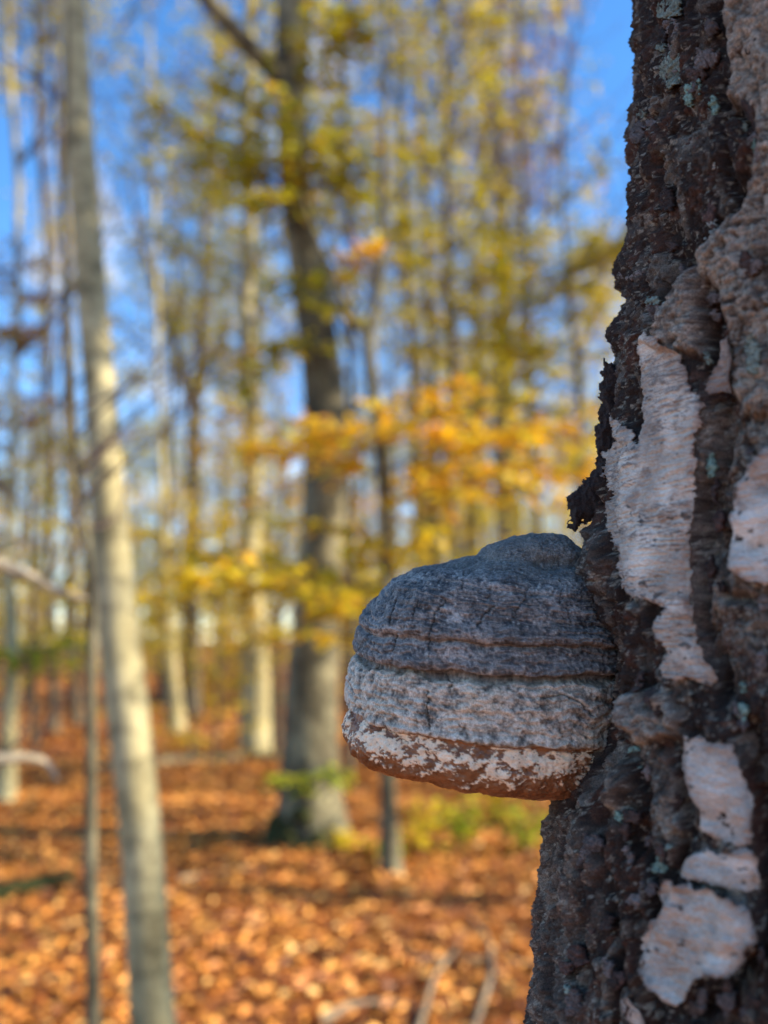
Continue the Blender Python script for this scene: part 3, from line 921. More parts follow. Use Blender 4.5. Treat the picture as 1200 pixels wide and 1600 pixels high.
pin = sstep(.46, .54, fbm(FV * 420 + 19, 2)) * film
rimc = rimc * (1 - .75 * pin[:, None])
pore = sstep(.98, 1.1, vpos)
rimc = rimc * (1 - pore[:, None]) + np.array((.30, .20, .13)) * pore[:, None]
col = col * (1 - rimb[:, None]) + rimc * rimb[:, None]

col = col * np.array((1.10, 1.04, .92))
fz = FVd[:, 2]
f_root = np.array([FVd[:, 0].max() - .03, FVd[:, 1].mean(), fz.min()])
fungus = thing('hoof_fungus', 'grey banded hoof fungus with brown and cream rim growing from the birch trunk', 'bracket fungus', f_root)
def rows_obj(name, r0, r1, mat, label):
    a, b = r0 * NT, (r1 + 1) * NT
    n = r1 - r0
    i = np.arange(n)[:, None] * NT; j = np.arange(NT)[None, :]; j2 = (j + 1) % NT
    F = np.stack([i + j, i + NT + j, i + NT + j2, i + j2], -1).reshape(-1, 4)
    o = obj(name, FVd[a:b], F, mat, fungus, True, col[a:b])
    if label: o['label'] = label
    return o
row = lambda t: int(np.searchsorted(tv, t))
rows_obj('upper_crust', 0, row(V_GRV), M_FUNG, 'dark blue grey cracked upper crust')
rows_obj('growth_band', row(V_GRV), row(V_LIP), M_FUNG, 'paler wrinkled grey growth band')
rows_obj('margin', row(V_LIP), row(tq[23]), M_RIM, 'brown margin with patchy cream film')
rows_obj('pore_surface', row(tq[23]), NV - 1, M_RIM, 'brownish underside')

# ================================================================== woodland behind
def unit(v):
    v = np.asarray(v, float)
    return v / (np.linalg.norm(v) + 1e-12)

class Leaves:
    def __init__(s): s.p, s.d, s.n, s.l = [], [], [], []
    def add(s, p, d, n, l):
        s.p.append(p); s.d.append(d); s.n.append(n); s.l.append(l)
    def __len__(s): return len(s.p)
    def build(s, mat, parent, name='leaves', wide=.62):
        if not s.p: return None
        l = np.array(s.l)
        V, F = leaf_arrays(np.array(s.p), np.array(s.d), np.array(s.n), l, l * wide, .16)
        return obj(name, V, F, mat, parent, False, None, 'stuff')

def spray(mb, lv, start, end, width, ntw, per, size, sag=.06, r0=.012):
    """One horizontal beech limb: side twigs in a flat fan, leaves along each twig."""
    start, end = np.asarray(start, float), np.asarray(end, float)
    L = np.linalg.norm(end - start)
    t = np.linspace(0, 1, 9)[:, None]
    wobble = np.cumsum(rng.normal(0, .018 * L, (9, 3)), 0) * np.array([1, 1, .6]) * t
    path = start + (end - start) * t + np.array([0, 0, sag * L]) * (np.sin(t * math.pi)) + wobble
    mb.add(*tube(path, np.linspace(r0, .0025, 9), 5))
    ax = unit(end - start)
    sd = unit(np.cross(ax, [0, 0, 1]))
    for k, tt in enumerate(np.linspace(.12, 1, ntw)):
        f = tt * 8; i = min(int(f), 7)
        b = path[i] * (1 - (f - i)) + path[i + 1] * (f - i)
        s = (-1) ** k
        dv = unit(sd * s * rng.uniform(.6, 1.2) + ax * rng.uniform(.3, .9) + np.array([0, 0, rng.normal(.0, .34)]))
        ln = width * (1.15 - .65 * tt) * rng.uniform(.5, 1.15)
        e = b + dv * ln + np.array([0, 0, -.12 * ln])
        m = (b + e) / 2 + np.array([0, 0, .04 * ln])
        mb.add(*tube(np.array([b, m, e]), [.0035, .0025, .0012], 3))
        for q in range(per):
            w = rng.uniform(.1, 1.0)
            p = b * (1 - w) ** 2 + 2 * w * (1 - w) * m + e * w * w + rng.normal(0, .012, 3)
            ls = (-1) ** q
            ld = unit(dv + sd * ls * .0 + np.cross(dv, [0, 0, 1]) * ls * rng.uniform(.4, 1.2) + rng.normal(0, .2, 3) + np.array([0, 0, -.15]))
            lv.add(p, ld, np.array([rng.normal(.5, .55), rng.normal(-.2, .55), 1.0]), size * rng.uniform(.65, 1.25))

def limb(mb, p0, d, L, r, depth=2, k=5, ends=None, up=.35, tw=5):
    """A bare limb that forks into finer twigs."""
    n = 6
    pts = [np.asarray(p0, float)]
    dd = unit(d)
    for _ in range(n - 1):
        dd = unit(dd + rng.normal(0, .16, 3) + np.array([0, 0, up * .22]))
        pts.append(pts[-1] + dd * L / (n - 1))
    pts = np.array(pts)
    mb.add(*tube(pts, np.linspace(r, max(r * .25, .002), n), k))
    if ends is not None: ends.append((pts[-1], dd)); ends.append((pts[3], dd))
    if depth > 0:
        for _ in range(tw):
            i = int(rng.integers(1, n))
            v = unit(dd + rng.normal(0, .65, 3) + np.array([0, 0, .15]))
            limb(mb, pts[i], v, L * rng.uniform(.32, .55), max(r * .42, .0025), depth - 1, 3 if depth < 2 else 4, ends, up, tw)

def depth_of(P): return P[:, 1] * CP + (P[:, 2] - CAM[2]) * SP

def wood_tree(name, label, pts, Y, mat, height=None, flare=1.35, group=None, k=14, cat='tree', rough=.10):
    """Trunk traced by pixel (x, y, width) on the upright plane at its own distance; foot on the ground, top carried on past the frame."""
    a = np.array(pts, float)
    W = at_y(a[:, 0], a[:, 1], np.full(len(a), float(Y)))
    r = a[:, 2] / 2 * depth_of(W) / FPX
    o = np.argsort(W[:, 2]); W, r = W[o], r[o]
    g = float(ground_z(np.array([W[0, 0]]), np.array([Y]))[0])
    if W[0, 2] > g - .05:
        dd = (W[0] - W[1]) / (W[1, 2] - W[0, 2])
        foot = W[0] + dd * (W[0, 2] - g + .12)
    else:
        foot = None
    if foot is not None:
        W = np.concatenate([[foot], W]); r = np.concatenate([[r[0] * 1.03], r])
    H = height or (W[-1, 2] + 5)
    if W[-1, 2] < H:
        dd = unit(W[-1] - W[-3]); dd = dd / dd[2]
        n = 5
        e = W[-1] + dd * np.linspace(0, H - W[-1, 2], n)[1:, None] + np.cumsum(rng.normal(0, .03, (n - 1, 3)), 0)
        W = np.concatenate([W, e]); r = np.concatenate([r, np.linspace(r[-1], r[-1] * .2, n)[1:]])
    PR_ = resample(np.concatenate([W, r[:, None]], 1), 60)
    P3, rr = PR_[:, :3], PR_[:, 3]
    hz = P3[:, 2] - g
    if Y > 8:
        wv = np.stack([hz * .45, hz * 0 + Y * 3.7, hz * 0 + len(label)], 1)
        P3[:, 0] += .16 * np.minimum(hz / 2, 1) * fbm(wv, 3); P3[:, 1] += .16 * np.minimum(hz / 2, 1) * fbm(wv + 40, 3)
    rr = rr * (1 + (flare - 1) * np.exp(-np.maximum(hz, 0) / .16))
    root = thing(name, label, cat, (P3[0, 0], P3[0, 1], g), group)
    V, F = tube(P3, rr, k, rough, Y)
    obj('trunk', V, F, mat, root)
    return root, P3, rr, g

def on_path(P3, rr, z):
    return np.array([np.interp(z, P3[:, 2], P3[:, c]) for c in range(3)]), float(np.interp(z, P3[:, 2], rr))

def px_start(P3, rr, py):
    x, y = project(P3)
    o = np.argsort(y)
    z = np.interp(py, y[o], P3[o, 2])
    return on_path(P3, rr, z)[0]

def crown(root, P3, rr, z0, n, L, mat_l=None, nleaf=0, size=.07, depth=2, mat_t=None, tw=4, r=.03, spread=.5):
    mb = MB(); ends = []
    zt = P3[-1, 2]
    for i in range(n):
        z = rng.uniform(z0, zt - .1)
        p, r0 = on_path(P3, rr, z)
        a = rng.uniform(0, 2 * math.pi)
        s = 1 - .6 * (z - z0) / (zt - z0 + .01)
        limb(mb, p, (math.cos(a), math.sin(a), rng.uniform(.3, 1.1)), L * s * rng.uniform(.6, 1.2), min(r * s, r0 * .7), depth, 5, ends, .35, tw)
    mb.build('branches', mat_t or M_TWIG, root, 'stuff')
    if nleaf and mat_l:
        lv = Leaves()
        E = [ends[i] for i in rng.integers(0, len(ends), nleaf)]
        for p, d_ in E:
            lv.add(p + rng.normal(0, spread * .3, 3) * np.array([1, 1, .55]), unit(rng.normal(0, 1, 3) * np.array([1, 1, .4])), np.array([rng.normal(0, .5), rng.normal(0, .5), 1]), size * rng.uniform(.7, 1.3))
        lv.build(mat_l, root)

# --- slim pale beech, close by on the left
root, P, rr, g = wood_tree('beech_tree', 'slim leaning pale beech with smooth sunlit bark, standing nearest the bare sapling',
    [(246, 1700, 70), (238, 1600, 68), (228, 1400, 64), (216, 1250, 64), (196, 1080, 65), (181, 950, 62), (170, 800, 55), (160, 650, 50), (147, 500, 47), (137, 380, 45), (125, 220, 42), (117, 80, 41), (112, -60, 40)],
    2.95, M_BEECH, 9.5, 1.2, None, 28, 'tree', .06)
crown(root, P, rr, 5.0, 10, 1.6, M_OLI, 700, .07)
# --- big beech with the forked top
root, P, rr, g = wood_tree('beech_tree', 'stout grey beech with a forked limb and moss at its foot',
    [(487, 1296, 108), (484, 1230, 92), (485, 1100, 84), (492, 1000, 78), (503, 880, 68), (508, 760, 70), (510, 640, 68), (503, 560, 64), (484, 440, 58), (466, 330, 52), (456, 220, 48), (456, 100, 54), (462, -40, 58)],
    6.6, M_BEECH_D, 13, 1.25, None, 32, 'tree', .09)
big_beech = root
mb = MB()
pa = at_y(np.array([452, 428, 395, 360, 318, 270, 220]), np.array([140, 105, 82, 40, -8, -60, -150]), np.linspace(6.6, 6.1, 7))
mb.add(*tube(resample(pa, 16), np.linspace(.085, .045, 16), 12, .08))
mb.build('limb', M_BEECH_D, root)
mb, lv, lg = MB(), Leaves(), Leaves()
for (y0, x1, y1, Y1, n) in ((320, 230, 175, 6.3, 26), (260, 250, 260, 6.0, 22), (200, 330, 120, 6.2, 20), (350, 420, 300, 5.6, 20), (230, 500, 170, 5.8, 20), (160, 560, 60, 6.3, 22), (300, 600, 270, 6.4, 20), (100, 540, 10, 6.0, 18), (300, 300, 205, 6.0, 20), (330, 350, 250, 5.9, 16), (340, 560, 235, 6.0, 18), (280, 480, 215, 5.6, 14), (240, 580, 330, 6.2, 14), (300, 405, 175, 5.8, 14), (560, 440, 540, 6.1, 12), (420, 470, 470, 5.9, 14), (480, 530, 500, 6.0, 14), (520, 380, 610, 6.2, 16)):
    spray(mb, lv, px_start(P, rr, y0), at_y(x1, y1, Y1), .42, n, 9, .072)
spray(mb, lg, px_start(P, rr, 1235), at_y(425, 1222, 5.9), .20, 9, 8, .06)
spray(mb, lg, px_start(P, rr, 1235), at_y(535, 1210, 5.9), .20, 9, 8, .06)
mb.build('branches', M_TWIG, root, 'stuff'); lv.build(M_OLI, root); lg.build(M_GRN, root)
mb = MB()
for k in range(46):
    a = rng.uniform(math.pi * .75, math.pi * 1.6); z = g + abs(rng.normal(0, .10))
    p0, r0 = on_path(P, rr, max(z, P[0, 2] + .01))
    c0 = p0 + np.array([math.cos(a), math.sin(a), 0]) * (r0 + .01)
    mb.add(*tube(c0 + np.array([[0, 0, -.05], [0, 0, -.02], [0, 0, .02], [0, 0, .05]]), rng.uniform(.7, 1.3) * np.array([.015, .045, .04, .008]), 7, .5, k))
mb.build('moss', M_MOSS, root, 'stuff')
crown(root, P, rr, 6.6, 12, 3.0, M_OLI, 1500, .075)
# --- paler beech further back
root, P, rr, g = wood_tree('beech_tree', 'straight beech with pale lit base, beyond the stout forked beech',
    [(401, 1168, 52), (400, 1120, 42), (397, 1000, 38), (392, 880, 34), (392, 760, 30), (396, 660, 28), (394, 500, 22), (389, 350, 18), (386, 180, 17), (388, 0, 16), (388, -80, 15)], 11.6, M_BEECH, 15, 1.3, None, 18)
mb, lv = MB(), Leaves()
for k in range(44):
    y0 = rng.uniform(-40, 620)
    p = px_start(P, rr, y0)
    spray(mb, lv, p, p + np.array([rng.uniform(-1.9, .9), rng.uniform(-1.2, .8), rng.uniform(.1, .8)]), .7, 12, 7, .085)
mb.build('branches', M_TWIG, root, 'stuff'); lv.build(M_OLI, root)
# --- young beech with orange and yellow layers
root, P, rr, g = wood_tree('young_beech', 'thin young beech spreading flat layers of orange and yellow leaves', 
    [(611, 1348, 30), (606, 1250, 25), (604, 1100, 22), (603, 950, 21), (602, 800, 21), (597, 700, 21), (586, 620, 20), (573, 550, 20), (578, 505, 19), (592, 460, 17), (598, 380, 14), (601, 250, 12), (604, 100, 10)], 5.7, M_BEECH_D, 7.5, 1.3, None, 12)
mb = MB()
pa = at_y(np.array([575, 552, 530, 505, 470]), np.array([530, 500, 452, 400, 300]), np.linspace(5.7, 5.5, 5))
mb.add(*tube(resample(pa, 10), np.linspace(.028, .008, 10), 8)); mb.build('limb', M_BEECH_D, root)
mb, lo, ly = MB(), Leaves(), Leaves()
for (y0, x1, y1, Y1, n, w) in ((745, 420, 700, 5.3, 26, .42), (720, 480, 668, 5.6, 20, .40), (760, 930, 735, 5.2, 36, .45), (740, 820, 690, 5.7, 28, .42), (700, 900, 668, 6.1, 30, .42), (690, 700, 640, 5.2, 18, .36), (700, 560, 680, 4.9, 16, .36), (790, 760, 775, 5.0, 20, .34), (760, 860, 770, 4.8, 18, .30), (640, 740, 600, 5.6, 12, .3), (420, 560, 400, 5.6, 9, .34)):
    spray(mb, lo, px_start(P, rr, y0), at_y(x1, y1, Y1), w, n, 9, .074)
for (y0, x1, y1, Y1, n, w) in ((945, 215, 945, 5.2, 34, .30), (930, 330, 905, 5.0, 28, .32), (935, 260, 880, 5.9, 24, .26), (930, 480, 940, 4.6, 18, .30), (900, 560, 850, 5.2, 12, .22), (960, 500, 955, 5.3, 14, .26), (850, 430, 815, 6.0, 16, .22), (1000, 400, 1010, 6.2, 14, .22), (870, 690, 840, 6.0, 12, .25)):
    spray(mb, ly, px_start(P, rr, y0), at_y(x1, y1, Y1), w, n, 9, .070)
mb.build('branches', M_TWIG, root, 'stuff'); lo.build(M_ORA, root); ly.build(M_YEL, root)
# --- tall beech full of yellowing leaves
def leafy_tree(label, pts, Y, mat, mat_l, n, y_lo, y_hi, reach, w=.6, size=.085, height=None, per=7, ntw=12, bias=0.0):
    root, P, rr, g = wood_tree('beech_tree', label, pts, Y, mat, height, 1.3, None, 12)
    mb, lv = MB(), Leaves()
    for k in range(n):
        p = px_start(P, rr, rng.uniform(y_lo, y_hi))
        a = rng.uniform(0, 2 * math.pi)
        spray(mb, lv, p, p + np.array([math.cos(a) * reach * rng.uniform(.4, 1) + bias, math.sin(a) * reach * .8, rng.uniform(.0, .45) * reach]), w, ntw, per, size)
    for k in range(16):
        z = rng.uniform(2.6, P[-1, 2] - .3); p, r0 = on_path(P, rr, z); a = rng.uniform(0, 6.28)
        limb(mb, p, (math.cos(a), math.sin(a), rng.uniform(.5, 1.2)), rng.uniform(1.2, 2.4), min(.022, r0 * .6), 2, 4, None, .35, 4)
    mb.build('branches', M_TWIG, root, 'stuff'); lv.build(mat_l, root)
    return root, P, rr
M_YOL = mat_leaf('yellow_olive_leaf', [(0, (.27, .26, .012)), (.4, (.48, .43, .015)), (.8, (.66, .52, .02)), (1, (.60, .32, .03))])
leafy_tree('beech with straight thin trunk clothed in golden leaves high up', [(716, 1130, 20), (715, 900, 17), (708, 700, 15), (702, 450, 12), (696, 200, 10), (692, 0, 8)], 10.5, M_FAR, M_YOL, 70, -60, 600, 1.7, .6, .08, 13)
leafy_tree('slender beech with greenish yellow layers just beside the birch', [(842, 1180, 18), (838, 900, 15), (830, 700, 12), (820, 450, 10), (814, 200, 7), (812, 0, 5)], 9.2, M_FAR, M_YOL, 26, 330, 620, 1.5, .5, .075, 10.5, 8, 13, .15)
bt_root, bt_P, bt_rr = leafy_tree('bent grey tree with russet leaves standing at the wood edge', [(8, 1240, 30), (14, 1140, 25), (18, 1000, 22), (24, 800, 15), (30, 400, 11), (18, 0, 9)], 8.2, M_BEECH, M_RUS, 18, 420, 780, .7, .35, .07, 11, 6, 10, -.3)
leafy_tree('thin dark tree with upright stem and few olive leaves', [(84, 1118, 15), (80, 800, 13), (76, 500, 12), (66, 200, 11), (58, 0, 10)], 14.0, M_FAR, M_OLI, 26, -40, 200, 1.8, .6, .09, 15)
leafy_tree('small far beech with bright pale stem and yellow tiers', [(276, 1140, 27), (270, 1060, 22), (264, 950, 18), (254, 700, 9), (244, 400, 7), (235, 100, 5)], 14.2, M_BEECH, M_YEL, 20, 780, 960, 1.6, .6, .08, 14)
leafy_tree('curving beech with lime yellow leaves, its stem masked by the birch bark', [(935, 1200, 16), (925, 900, 13), (905, 700, 11), (890, 450, 8), (880, 200, 5), (872, 0, 4)], 8.4, M_FAR, M_YOL, 20, 400, 700, 1.3, .45, .075, 9.5, 8, 12, -.1)
leafy_tree('slight young beech with amber leaves behind the stout forked beech', [(545, 1185, 13), (548, 900, 12), (552, 700, 11), (548, 450, 10), (540, 200, 8), (535, 0, 7)], 9.6, M_FAR, M_YOL, 40, -40, 520, 1.2, .5, .078, 10.5)
mb, lv = MB(), Leaves()
for x1, y1 in ((135, 1010), (95, 1025), (45, 1040), (-40, 1030)):
    spray(mb, lv, px_start(bt_P, bt_rr, 1030), at_y(x1, y1, 7.9), .3, 10, 8, .07)
mb.build('branches', M_TWIG, bt_root, 'stuff'); lv.build(M_GRN, bt_root)
# dark forked tree
root, P, rr, g = wood_tree('forked_tree', 'dark tree splitting into a wide V of bare limbs', [(300, 1092, 28), (299, 800, 25), (302, 660, 24), (312, 560, 18), (322, 430, 14), (335, 250, 11), (345, 100, 9)], 18.0, M_FAR, 17, 1.2, None, 10)
mb = MB(); pa = at_y(np.array([302, 275, 245, 222, 200]), np.array([640, 540, 455, 385, 260]), np.full(5, 18.0))
mb.add(*tube(resample(pa, 10), np.linspace(.12, .04, 10), 8)); mb.build('limb', M_FAR, root)
crown(root, P, rr, 5.5, 22, 4.0, M_OLI, 500, .09, 2, None, 4, .04)
for lab, pts, Y, H in (
        ('plain dark tree beside the forked one, thin as a pole', [(120, 1125, 17), (112, 900, 15), (106, 600, 14), (92, 200, 12)], 15.5, 18),
        ('pale straight tree seen over the crest of the fungus', [(792, 1078, 26), (787, 850, 22), (783, 500, 18), (775, 100, 15)], 19.0, 20),
        ('tall far tree with grey stem beyond the golden beech', [(735, 1090, 20), (733, 850, 18), (745, 500, 15), (760, 100, 12)], 21.0, 21),
        ('narrow grey tree partly hidden by orange leaves', [(660, 1085, 20), (655, 850, 18), (640, 500, 15), (622, 100, 12)], 20.0, 19)):
    root, P, rr, g = wood_tree('woodland_tree', lab, pts, Y, M_FAR, H, 1.2, None, 10)
    crown(root, P, rr, 4.5, 20, 3.2, M_OLI, 500, .09, 2, None, 4, .03)
# --- thin bare sapling with two pale side branches
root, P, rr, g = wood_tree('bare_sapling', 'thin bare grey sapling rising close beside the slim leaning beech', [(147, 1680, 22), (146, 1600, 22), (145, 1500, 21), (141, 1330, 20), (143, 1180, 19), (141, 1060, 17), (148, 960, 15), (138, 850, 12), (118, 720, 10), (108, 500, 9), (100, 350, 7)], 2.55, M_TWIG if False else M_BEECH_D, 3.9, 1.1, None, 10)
mb = MB()
for k in range(9):
    p, _ = on_path(P, rr, rng.uniform(1.6, 3.6)); a = rng.uniform(0, 6.28)
    limb(mb, p, (math.cos(a), math.sin(a), .6), .5, .006, 1, 4, None, .3, 3)
mb.build('twigs', M_TWIG, root, 'stuff')

# --- two leafy beeches standing on the sunny side, outside the view; they dapple the trunks
for lab, x, y, z0 in (('leafy beech on the sunny side shading the slim beech', 5.0, 2.5, 5.9), ('leafy beech on the sunny side shading the stout beech', 5.2, 6.6, 6.4)):
    root = thing('beech_tree', lab, 'tree', (x, y, 0))
    z = np.linspace(-.2, 11, 20); P = np.stack([x + .05 * np.sin(z), y + .05 * np.cos(z), z], 1); rr = np.linspace(.14, .02, 20)
    obj('trunk', *tube(P, rr, 10, .08), M_BEECH_D, root)
    mb, lv = MB(), Leaves()
    for k in range(120):
        zz = rng.uniform(z0, 10.5); p = on_path(P, rr, zz)[0]; a = rng.uniform(0, 6.28); L = rng.uniform(.6, 1.6)
        spray(mb, lv, p, p + np.array([math.cos(a) * L, math.sin(a) * L, .2 * L]), .6, 9, 8, .11)
    mb.build('branches', M_TWIG, root, 'stuff'); lv.build(M_OLI, root)

# --- a bare shrub rooted outside the view, two of its pale branches reach in
root, P, rr, g = wood_tree('bare_shrub', 'bare shrub reaching pale tapering branches towards the bare sapling', [(-150, 1690, 34), (-155, 1500, 32), (-165, 1200, 28), (-160, 900, 22), (-175, 600, 14)], 2.45, M_BEECH_D, 3.2, 1.15, None, 10, 'shrub')
for xs_, ys_, r0 in (((-158, -80, -20, 45, 100, 138), (905, 868, 885, 915, 942, 950), .027), ((-160, -90, -20, 40, 82, 112), (1235, 1205, 1196, 1184, 1190, 1222), .026)):
    pa = at_y(np.array(xs_), np.array(ys_), np.linspace(2.45, 2.6, 6))
    pa = resample(pa, 18); pa[3:] += np.cumsum(rng.normal(0, .0035, (15, 3)), 0)
    mb = MB(); mb.add(*tube(pa, np.linspace(r0, r0 * .3, 18), 10, .2)); mb.build('branch', M_DRY, root)
    mb = MB()
    for k in (6, 10, 13):
        limb(mb, pa[k], (rng.uniform(.2, .8), rng.normal(0, .4), rng.uniform(.3, .9)), .22, .005, 1, 4, None, .3, 3)
    mb.build('twigs', M_TWIG, root, 'stuff')

# --- ranks of similar trees further off: a few patterns, copied
def proto(h, r, n, L, mat, mat_l, nleaf, k):
    root = thing('woodland_tree', '', 'tree')
    z = np.linspace(-.3, h, 24)
    wob = np.cumsum(rng.normal(0, .05, (24, 2)), 0) * np.linspace(0, 1, 24)[:, None]
    P = np.stack([wob[:, 0], wob[:, 1], z], 1)
    rr = r * np.linspace(1, .16, 24) * (1 + .35 * np.exp(-np.maximum(z, 0) / .25))
    obj('trunk', *tube(P, rr, 9, .08, k), mat, root)
    crown(root, P, rr, h * .22, n, L, mat_l, nleaf, .12, 2, None, 4, r * .3, 1.0)
    return root
def copy_tree(o, loc, rz, s):
    c = o.copy(); COL.objects.link(c)
    c.location = loc; c.rotation_euler = (0, 0, rz); c.scale = (s, s, s)
    for ch in o.children:
        d_ = ch.copy(); COL.objects.link(d_); d_.parent = c
    return c
PROT = [proto(17, .13, 22, 3.6, M_FAR, M_OLI, 3000, 1), proto(15, .10, 20, 3.0, M_FAR, M_YOL, 3600, 2), proto(19, .18, 24, 4.2, M_FAR, M_RUS, 1800, 3), proto(14, .08, 20, 2.6, M_FAR, M_YEL, 3200, 4), proto(16, .11, 26, 3.4, M_FAR, M_OLI, 900, 5)]
FARL = [('grey woodland tree with thin olive crown among the far ranks', 'far trees with olive crowns'), ('narrow woodland tree with yellowing crown among the far ranks', 'far trees with yellow olive crowns'),
        ('thick woodland tree with russet crown among the far ranks', 'far trees with russet crowns'), ('small pale stemmed tree with bright yellow crown among the far ranks', 'far trees with bright yellow crowns'),
        ('nearly bare twiggy tree among the far ranks', 'nearly bare far trees')]
spots = []
def far_spot(ymin, ymax, lo=-.48, hi=.42):
    for _ in range(60):
        Y = rng.uniform(ymin, ymax); x = rng.uniform(lo, hi) * Y
        if all(math.hypot(x - a, Y - b) > 1.7 for a, b in spots): break
    spots.append((x, Y)); return x, Y
place = [far_spot(18, 26) for _ in range(5)] + [far_spot(26, 62) for _ in range(32)]
# the wood goes on to either side of the view
place += [far_spot(14, 60, .48, 1.1) for _ in range(26)] + [far_spot(14, 60, -1.0, -.5) for _ in range(14)]
# trees beyond the right of the view, between the sun and the glade
place += [(24, -9), (30, 3)]
bands = [(8.5, 2.0), (11.5, 4.0), (9.5, 7.6), (13.0, 1.0), (14.5, 6.0), (12.0, 9.5)]
place += bands
for k, (x, Y) in enumerate(place):
    q = int(rng.choice([0, 0, 1, 1, 2, 3, 4, 4])) if k < len(place) - 6 else 4
    src = PROT[q]
    z = float(ground_z(np.array([x]), np.array([Y]))[0])
    c_ = copy_tree(src, (x, Y, z), rng.uniform(0, 6.28), rng.uniform(.75, 1.2))
    c_['label'], c_['group'] = FARL[q]
for p_ in PROT:
    for ch in list(p_.children): bpy.data.objects.remove(ch)
    bpy.data.objects.remove(p_)

# --- young beeches of the understorey, leafy down to the ground
def proto_under(h, n, mat_l, k):
    root = thing('young_beech', '', 'tree')
    z = np.linspace(-.2, h, 14)
    P = np.stack([np.cumsum(rng.normal(0, .03, 14)), np.cumsum(rng.normal(0, .03, 14)), z], 1)
    obj('trunk', *tube(P, np.linspace(.05, .01, 14), 7, .08, k), M_FAR, root)
    mb, lv = MB(), Leaves()
    for i in range(n):
        zz = rng.uniform(.5, h * .95); p = on_path(P, np.ones(14), zz)[0]; a = rng.uniform(0, 6.28); L = rng.uniform(.7, 1.9) * (1.1 - .5 * zz / h)
        spray(mb, lv, p, p + np.array([math.cos(a) * L, math.sin(a) * L, rng.uniform(0, .3) * L]), .6, 11, 6, .085)
    mb.build('branches', M_TWIG, root, 'stuff'); lv.build(mat_l, root)
    return root
UND = [proto_under(5.5, 22, M_YEL, 1), proto_under(6.5, 26, M_YOL, 2), proto_under(4.5, 20, M_ORA, 3), proto_under(5.0, 20, M_RUS, 4)]
UNL = [('young beech with bright yellow tiers among the farther trunks', 'yellow young beeches'), ('tall young beech with yellow olive tiers among the farther trunks', 'yellow olive young beeches'),
       ('young beech with orange tiers among the farther trunks', 'orange young beeches'), ('young beech with russet brown tiers among the farther trunks', 'russet young beeches')]
up_ = [(far_spot(10.5, 18), [0, 1, 2, 3]) for _ in range(9)] + [(far_spot(18, 45), [0, 1, 1, 2, 3, 3]) for _ in range(34)] + [(far_spot(30, 62), [1, 3, 3, 2]) for _ in range(45)] + [(far_spot(11, 40, .48, 1.0), [0, 1, 2, 3]) for _ in range(12)]
near_u = [(300, 10.5, 0), (440, 12.5, 1), (345, 9.6, 0), (690, 9.3, 0), (765, 8.6, 1), (860, 10.2, 0), (640, 12.0, 1), (215, 12.0, 0)]
for px_, Y, q in near_u:
    x = (px_ - 600) / FPX * Y
    c_ = copy_tree(UND[q], (x, Y, float(ground_z(np.array([x]), np.array([Y]))[0])), rng.uniform(0, 6.28), rng.uniform(.42, .62))
    c_['label'], c_['group'] = 'low yellow young beech filling the middle distance under the taller trees', 'low yellow young beeches'
for (x, Y), kinds in up_:
    q = int(rng.choice(kinds))
    c_ = copy_tree(UND[q], (x, Y, float(ground_z(np.array([x]), np.array([Y]))[0])), rng.uniform(0, 6.28), rng.uniform(.7, 1.25))
    c_['label'], c_['group'] = UNL[q]
for p_ in UND:
    for ch in list(p_.children): bpy.data.objects.remove(ch)
    bpy.data.objects.remove(p_)

# --- the wood's far edge, one brown mass
mb = MB(); lv = Leaves()
for k in range(380):
    Y = rng.uniform(62, 120); x = rng.uniform(-.9, 1.1) * Y
    z = float(ground_z(np.array([x]), np.array([Y]))[0])
    h = rng.uniform(11, 20); r = rng.uniform(.08, .22)
    P3 = np.array([[x, Y, z - .3], [x + rng.normal(0, .2), Y, z + h * .5], [x + rng.normal(0, .5), Y, z + h]])
    mb.add(*tube(P3, [r, r * .7, .02], 5))
    for _ in range(26):
        t = rng.uniform(.12, .95); b = P3[0] * (1 - t) + P3[2] * t
        a = rng.uniform(0, 6.28); L = rng.uniform(1, 3.5) * (1.1 - t)
        e = b + np.array([math.cos(a) * L, math.sin(a) * L, L * rng.uniform(.2, 1)])
        mb.add(*tube(np.array([b, (b + e) / 2 + [0, 0, .1], e]), [.035, .02, .008], 3))
        for _ in range(3):
            p = b + (e - b) * rng.uniform(.4, 1.1) + rng.normal(0, .5, 3)
            lv.add(p, unit(rng.normal(0, 1, 3)), rng.normal(0, 1, 3), rng.uniform(.25, .5))
fw = mb.build('far_wood', M_FAR, None, 'stuff'); tag(fw, 'dense brown mass of distant woodland at the horizon', 'woodland')
fl_ = lv.build(M_RUS, None, 'far_foliage'); tag(fl_, 'russet haze of leaves in the distant woodland', 'foliage')

# --- low seedlings and undergrowth
def seedling(px, py, h, n, mat, label, group=None):
    p = CAM + ray(px, py) * ((0 - CAM[2]) / ray(px, py)[2])
    p[2] = float(ground_z(p[:1], p[1:2])[0])
    root = thing('beech_seedling', label, 'seedling', p, group)
    lv = Leaves()
    for k in range(n):
        mb = MB()
        a = rng.uniform(0, 6.28); e = p + np.array([math.cos(a) * h * .35, math.sin(a) * h * .35, h * rng.uniform(.6, 1)])
        m = (p + e) / 2 + np.array([0, 0, .12 * h])
        pts = resample(np.array([p - [0, 0, .03], m, e]), 7)
        mb.add(*tube(pts, np.linspace(.006, .002, 7), 5))
        for q in range(22):
            t = rng.uniform(.3, 1); b = pts[int(t * 6)]
            lv.add(b + rng.normal(0, .05, 3) * np.array([1, 1, .5]), unit(rng.normal(0, 1, 3) * np.array([1, 1, .3])), np.array([rng.normal(0, .35), rng.normal(0, .35), 1]), rng.uniform(.045, .075))
        mb.build('stem', M_TWIG, root)
    lv.build(mat, root)
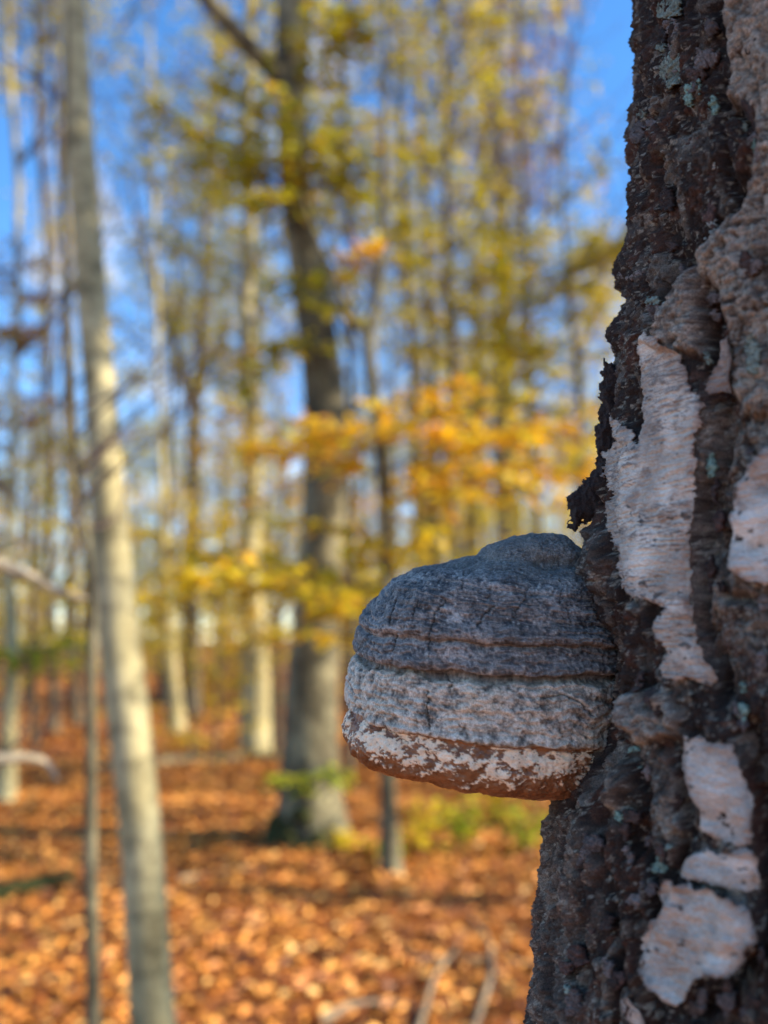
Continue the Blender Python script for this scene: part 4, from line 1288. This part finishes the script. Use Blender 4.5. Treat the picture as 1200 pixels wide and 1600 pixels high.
for px_, py_, h_, n_, m_, lab in ((595, 1352, .24, 4, M_GRN, 'green seedling clump hugging the foot of the young beech'), (655, 1335, .5, 5, M_YEL, 'yellow seedling clump just beside the young beech'), (715, 1325, .42, 6, M_GRN, 'yellow green seedling clump between the young beech and the birch'),
                                  (775, 1290, .5, 6, M_YEL, 'taller yellow seedling clump behind the green one near the birch'), (822, 1335, .45, 5, M_GRN, 'green seedling clump half hidden by the birch trunk'), (530, 1325, .2, 4, M_YEL, 'low yellow seedling in front of the stout beech'),
                                  (330, 1110, .5, 6, M_YEL, 'orange yellow seedling by the pale lit beech'), (560, 1180, .5, 5, M_YEL, 'yellow seedling growing behind the young beech')):
    seedling(px_, py_, h_, n_, m_, lab)

# --- fallen wood on the leaves
def fallen(name, label, pts, r0, r1, mat, lift=.03, k=9, cat='fallen branch', arch=0.0):
    a = np.array(pts, float)
    d_ = ray(a[:, 0], a[:, 1])
    P3 = CAM + d_ * ((lift - CAM[2]) / d_[:, 2])[:, None]
    P3[:, 2] = ground_z(P3[:, 0], P3[:, 1]) + lift
    P3 = resample(P3, 18)
    P3[:, 2] += arch * np.sin(np.linspace(0, math.pi, 18))
    V, F = tube(P3, np.linspace(r0, r1, 18), k, .25, r0 * 100)
    return tag(obj(name, V, F, mat), label, cat)
fallen('fallen_branch', 'pale dead branch lying bent over the leaves, close under the birch', [(728, 1650), (748, 1590), (770, 1530), (766, 1475), (735, 1436)], .015, .006, M_DEAD, .03, 9, 'fallen branch', .015)
fallen('fallen_branch', 'short pale dead branch forking towards the bent one', [(640, 1650), (662, 1590), (680, 1530), (720, 1478)], .014, .006, M_DEAD, .03, 9, 'fallen branch', .015)
fallen('fallen_branch', 'grey stick lying crosswise behind the two pale branches', [(640, 1500), (700, 1505), (770, 1500), (860, 1512)], .012, .008, M_DEAD, .03)
fallen('fallen_branch', 'low grey stick half sunk in leaves beside the short pale branch', [(500, 1600), (545, 1572), (600, 1566), (650, 1575)], .018, .010, M_DEAD, .03)
fallen('fallen_branch', 'thin stick lying before the stout beech', [(280, 1375), (350, 1362), (420, 1350)], .014, .006, M_DEAD, .03)
fallen('fallen_log', 'dark mossy log lying behind the bare sapling', [(-80, 1412), (0, 1395), (60, 1380), (112, 1372)], .055, .045, M_MOSS, .04, 12, 'log')
fallen('fallen_log', 'long low log lying across the glade near the pale lit beech', [(150, 1205), (250, 1192), (360, 1186), (430, 1180)], .06, .04, M_BEECH_D, .05, 12, 'log')
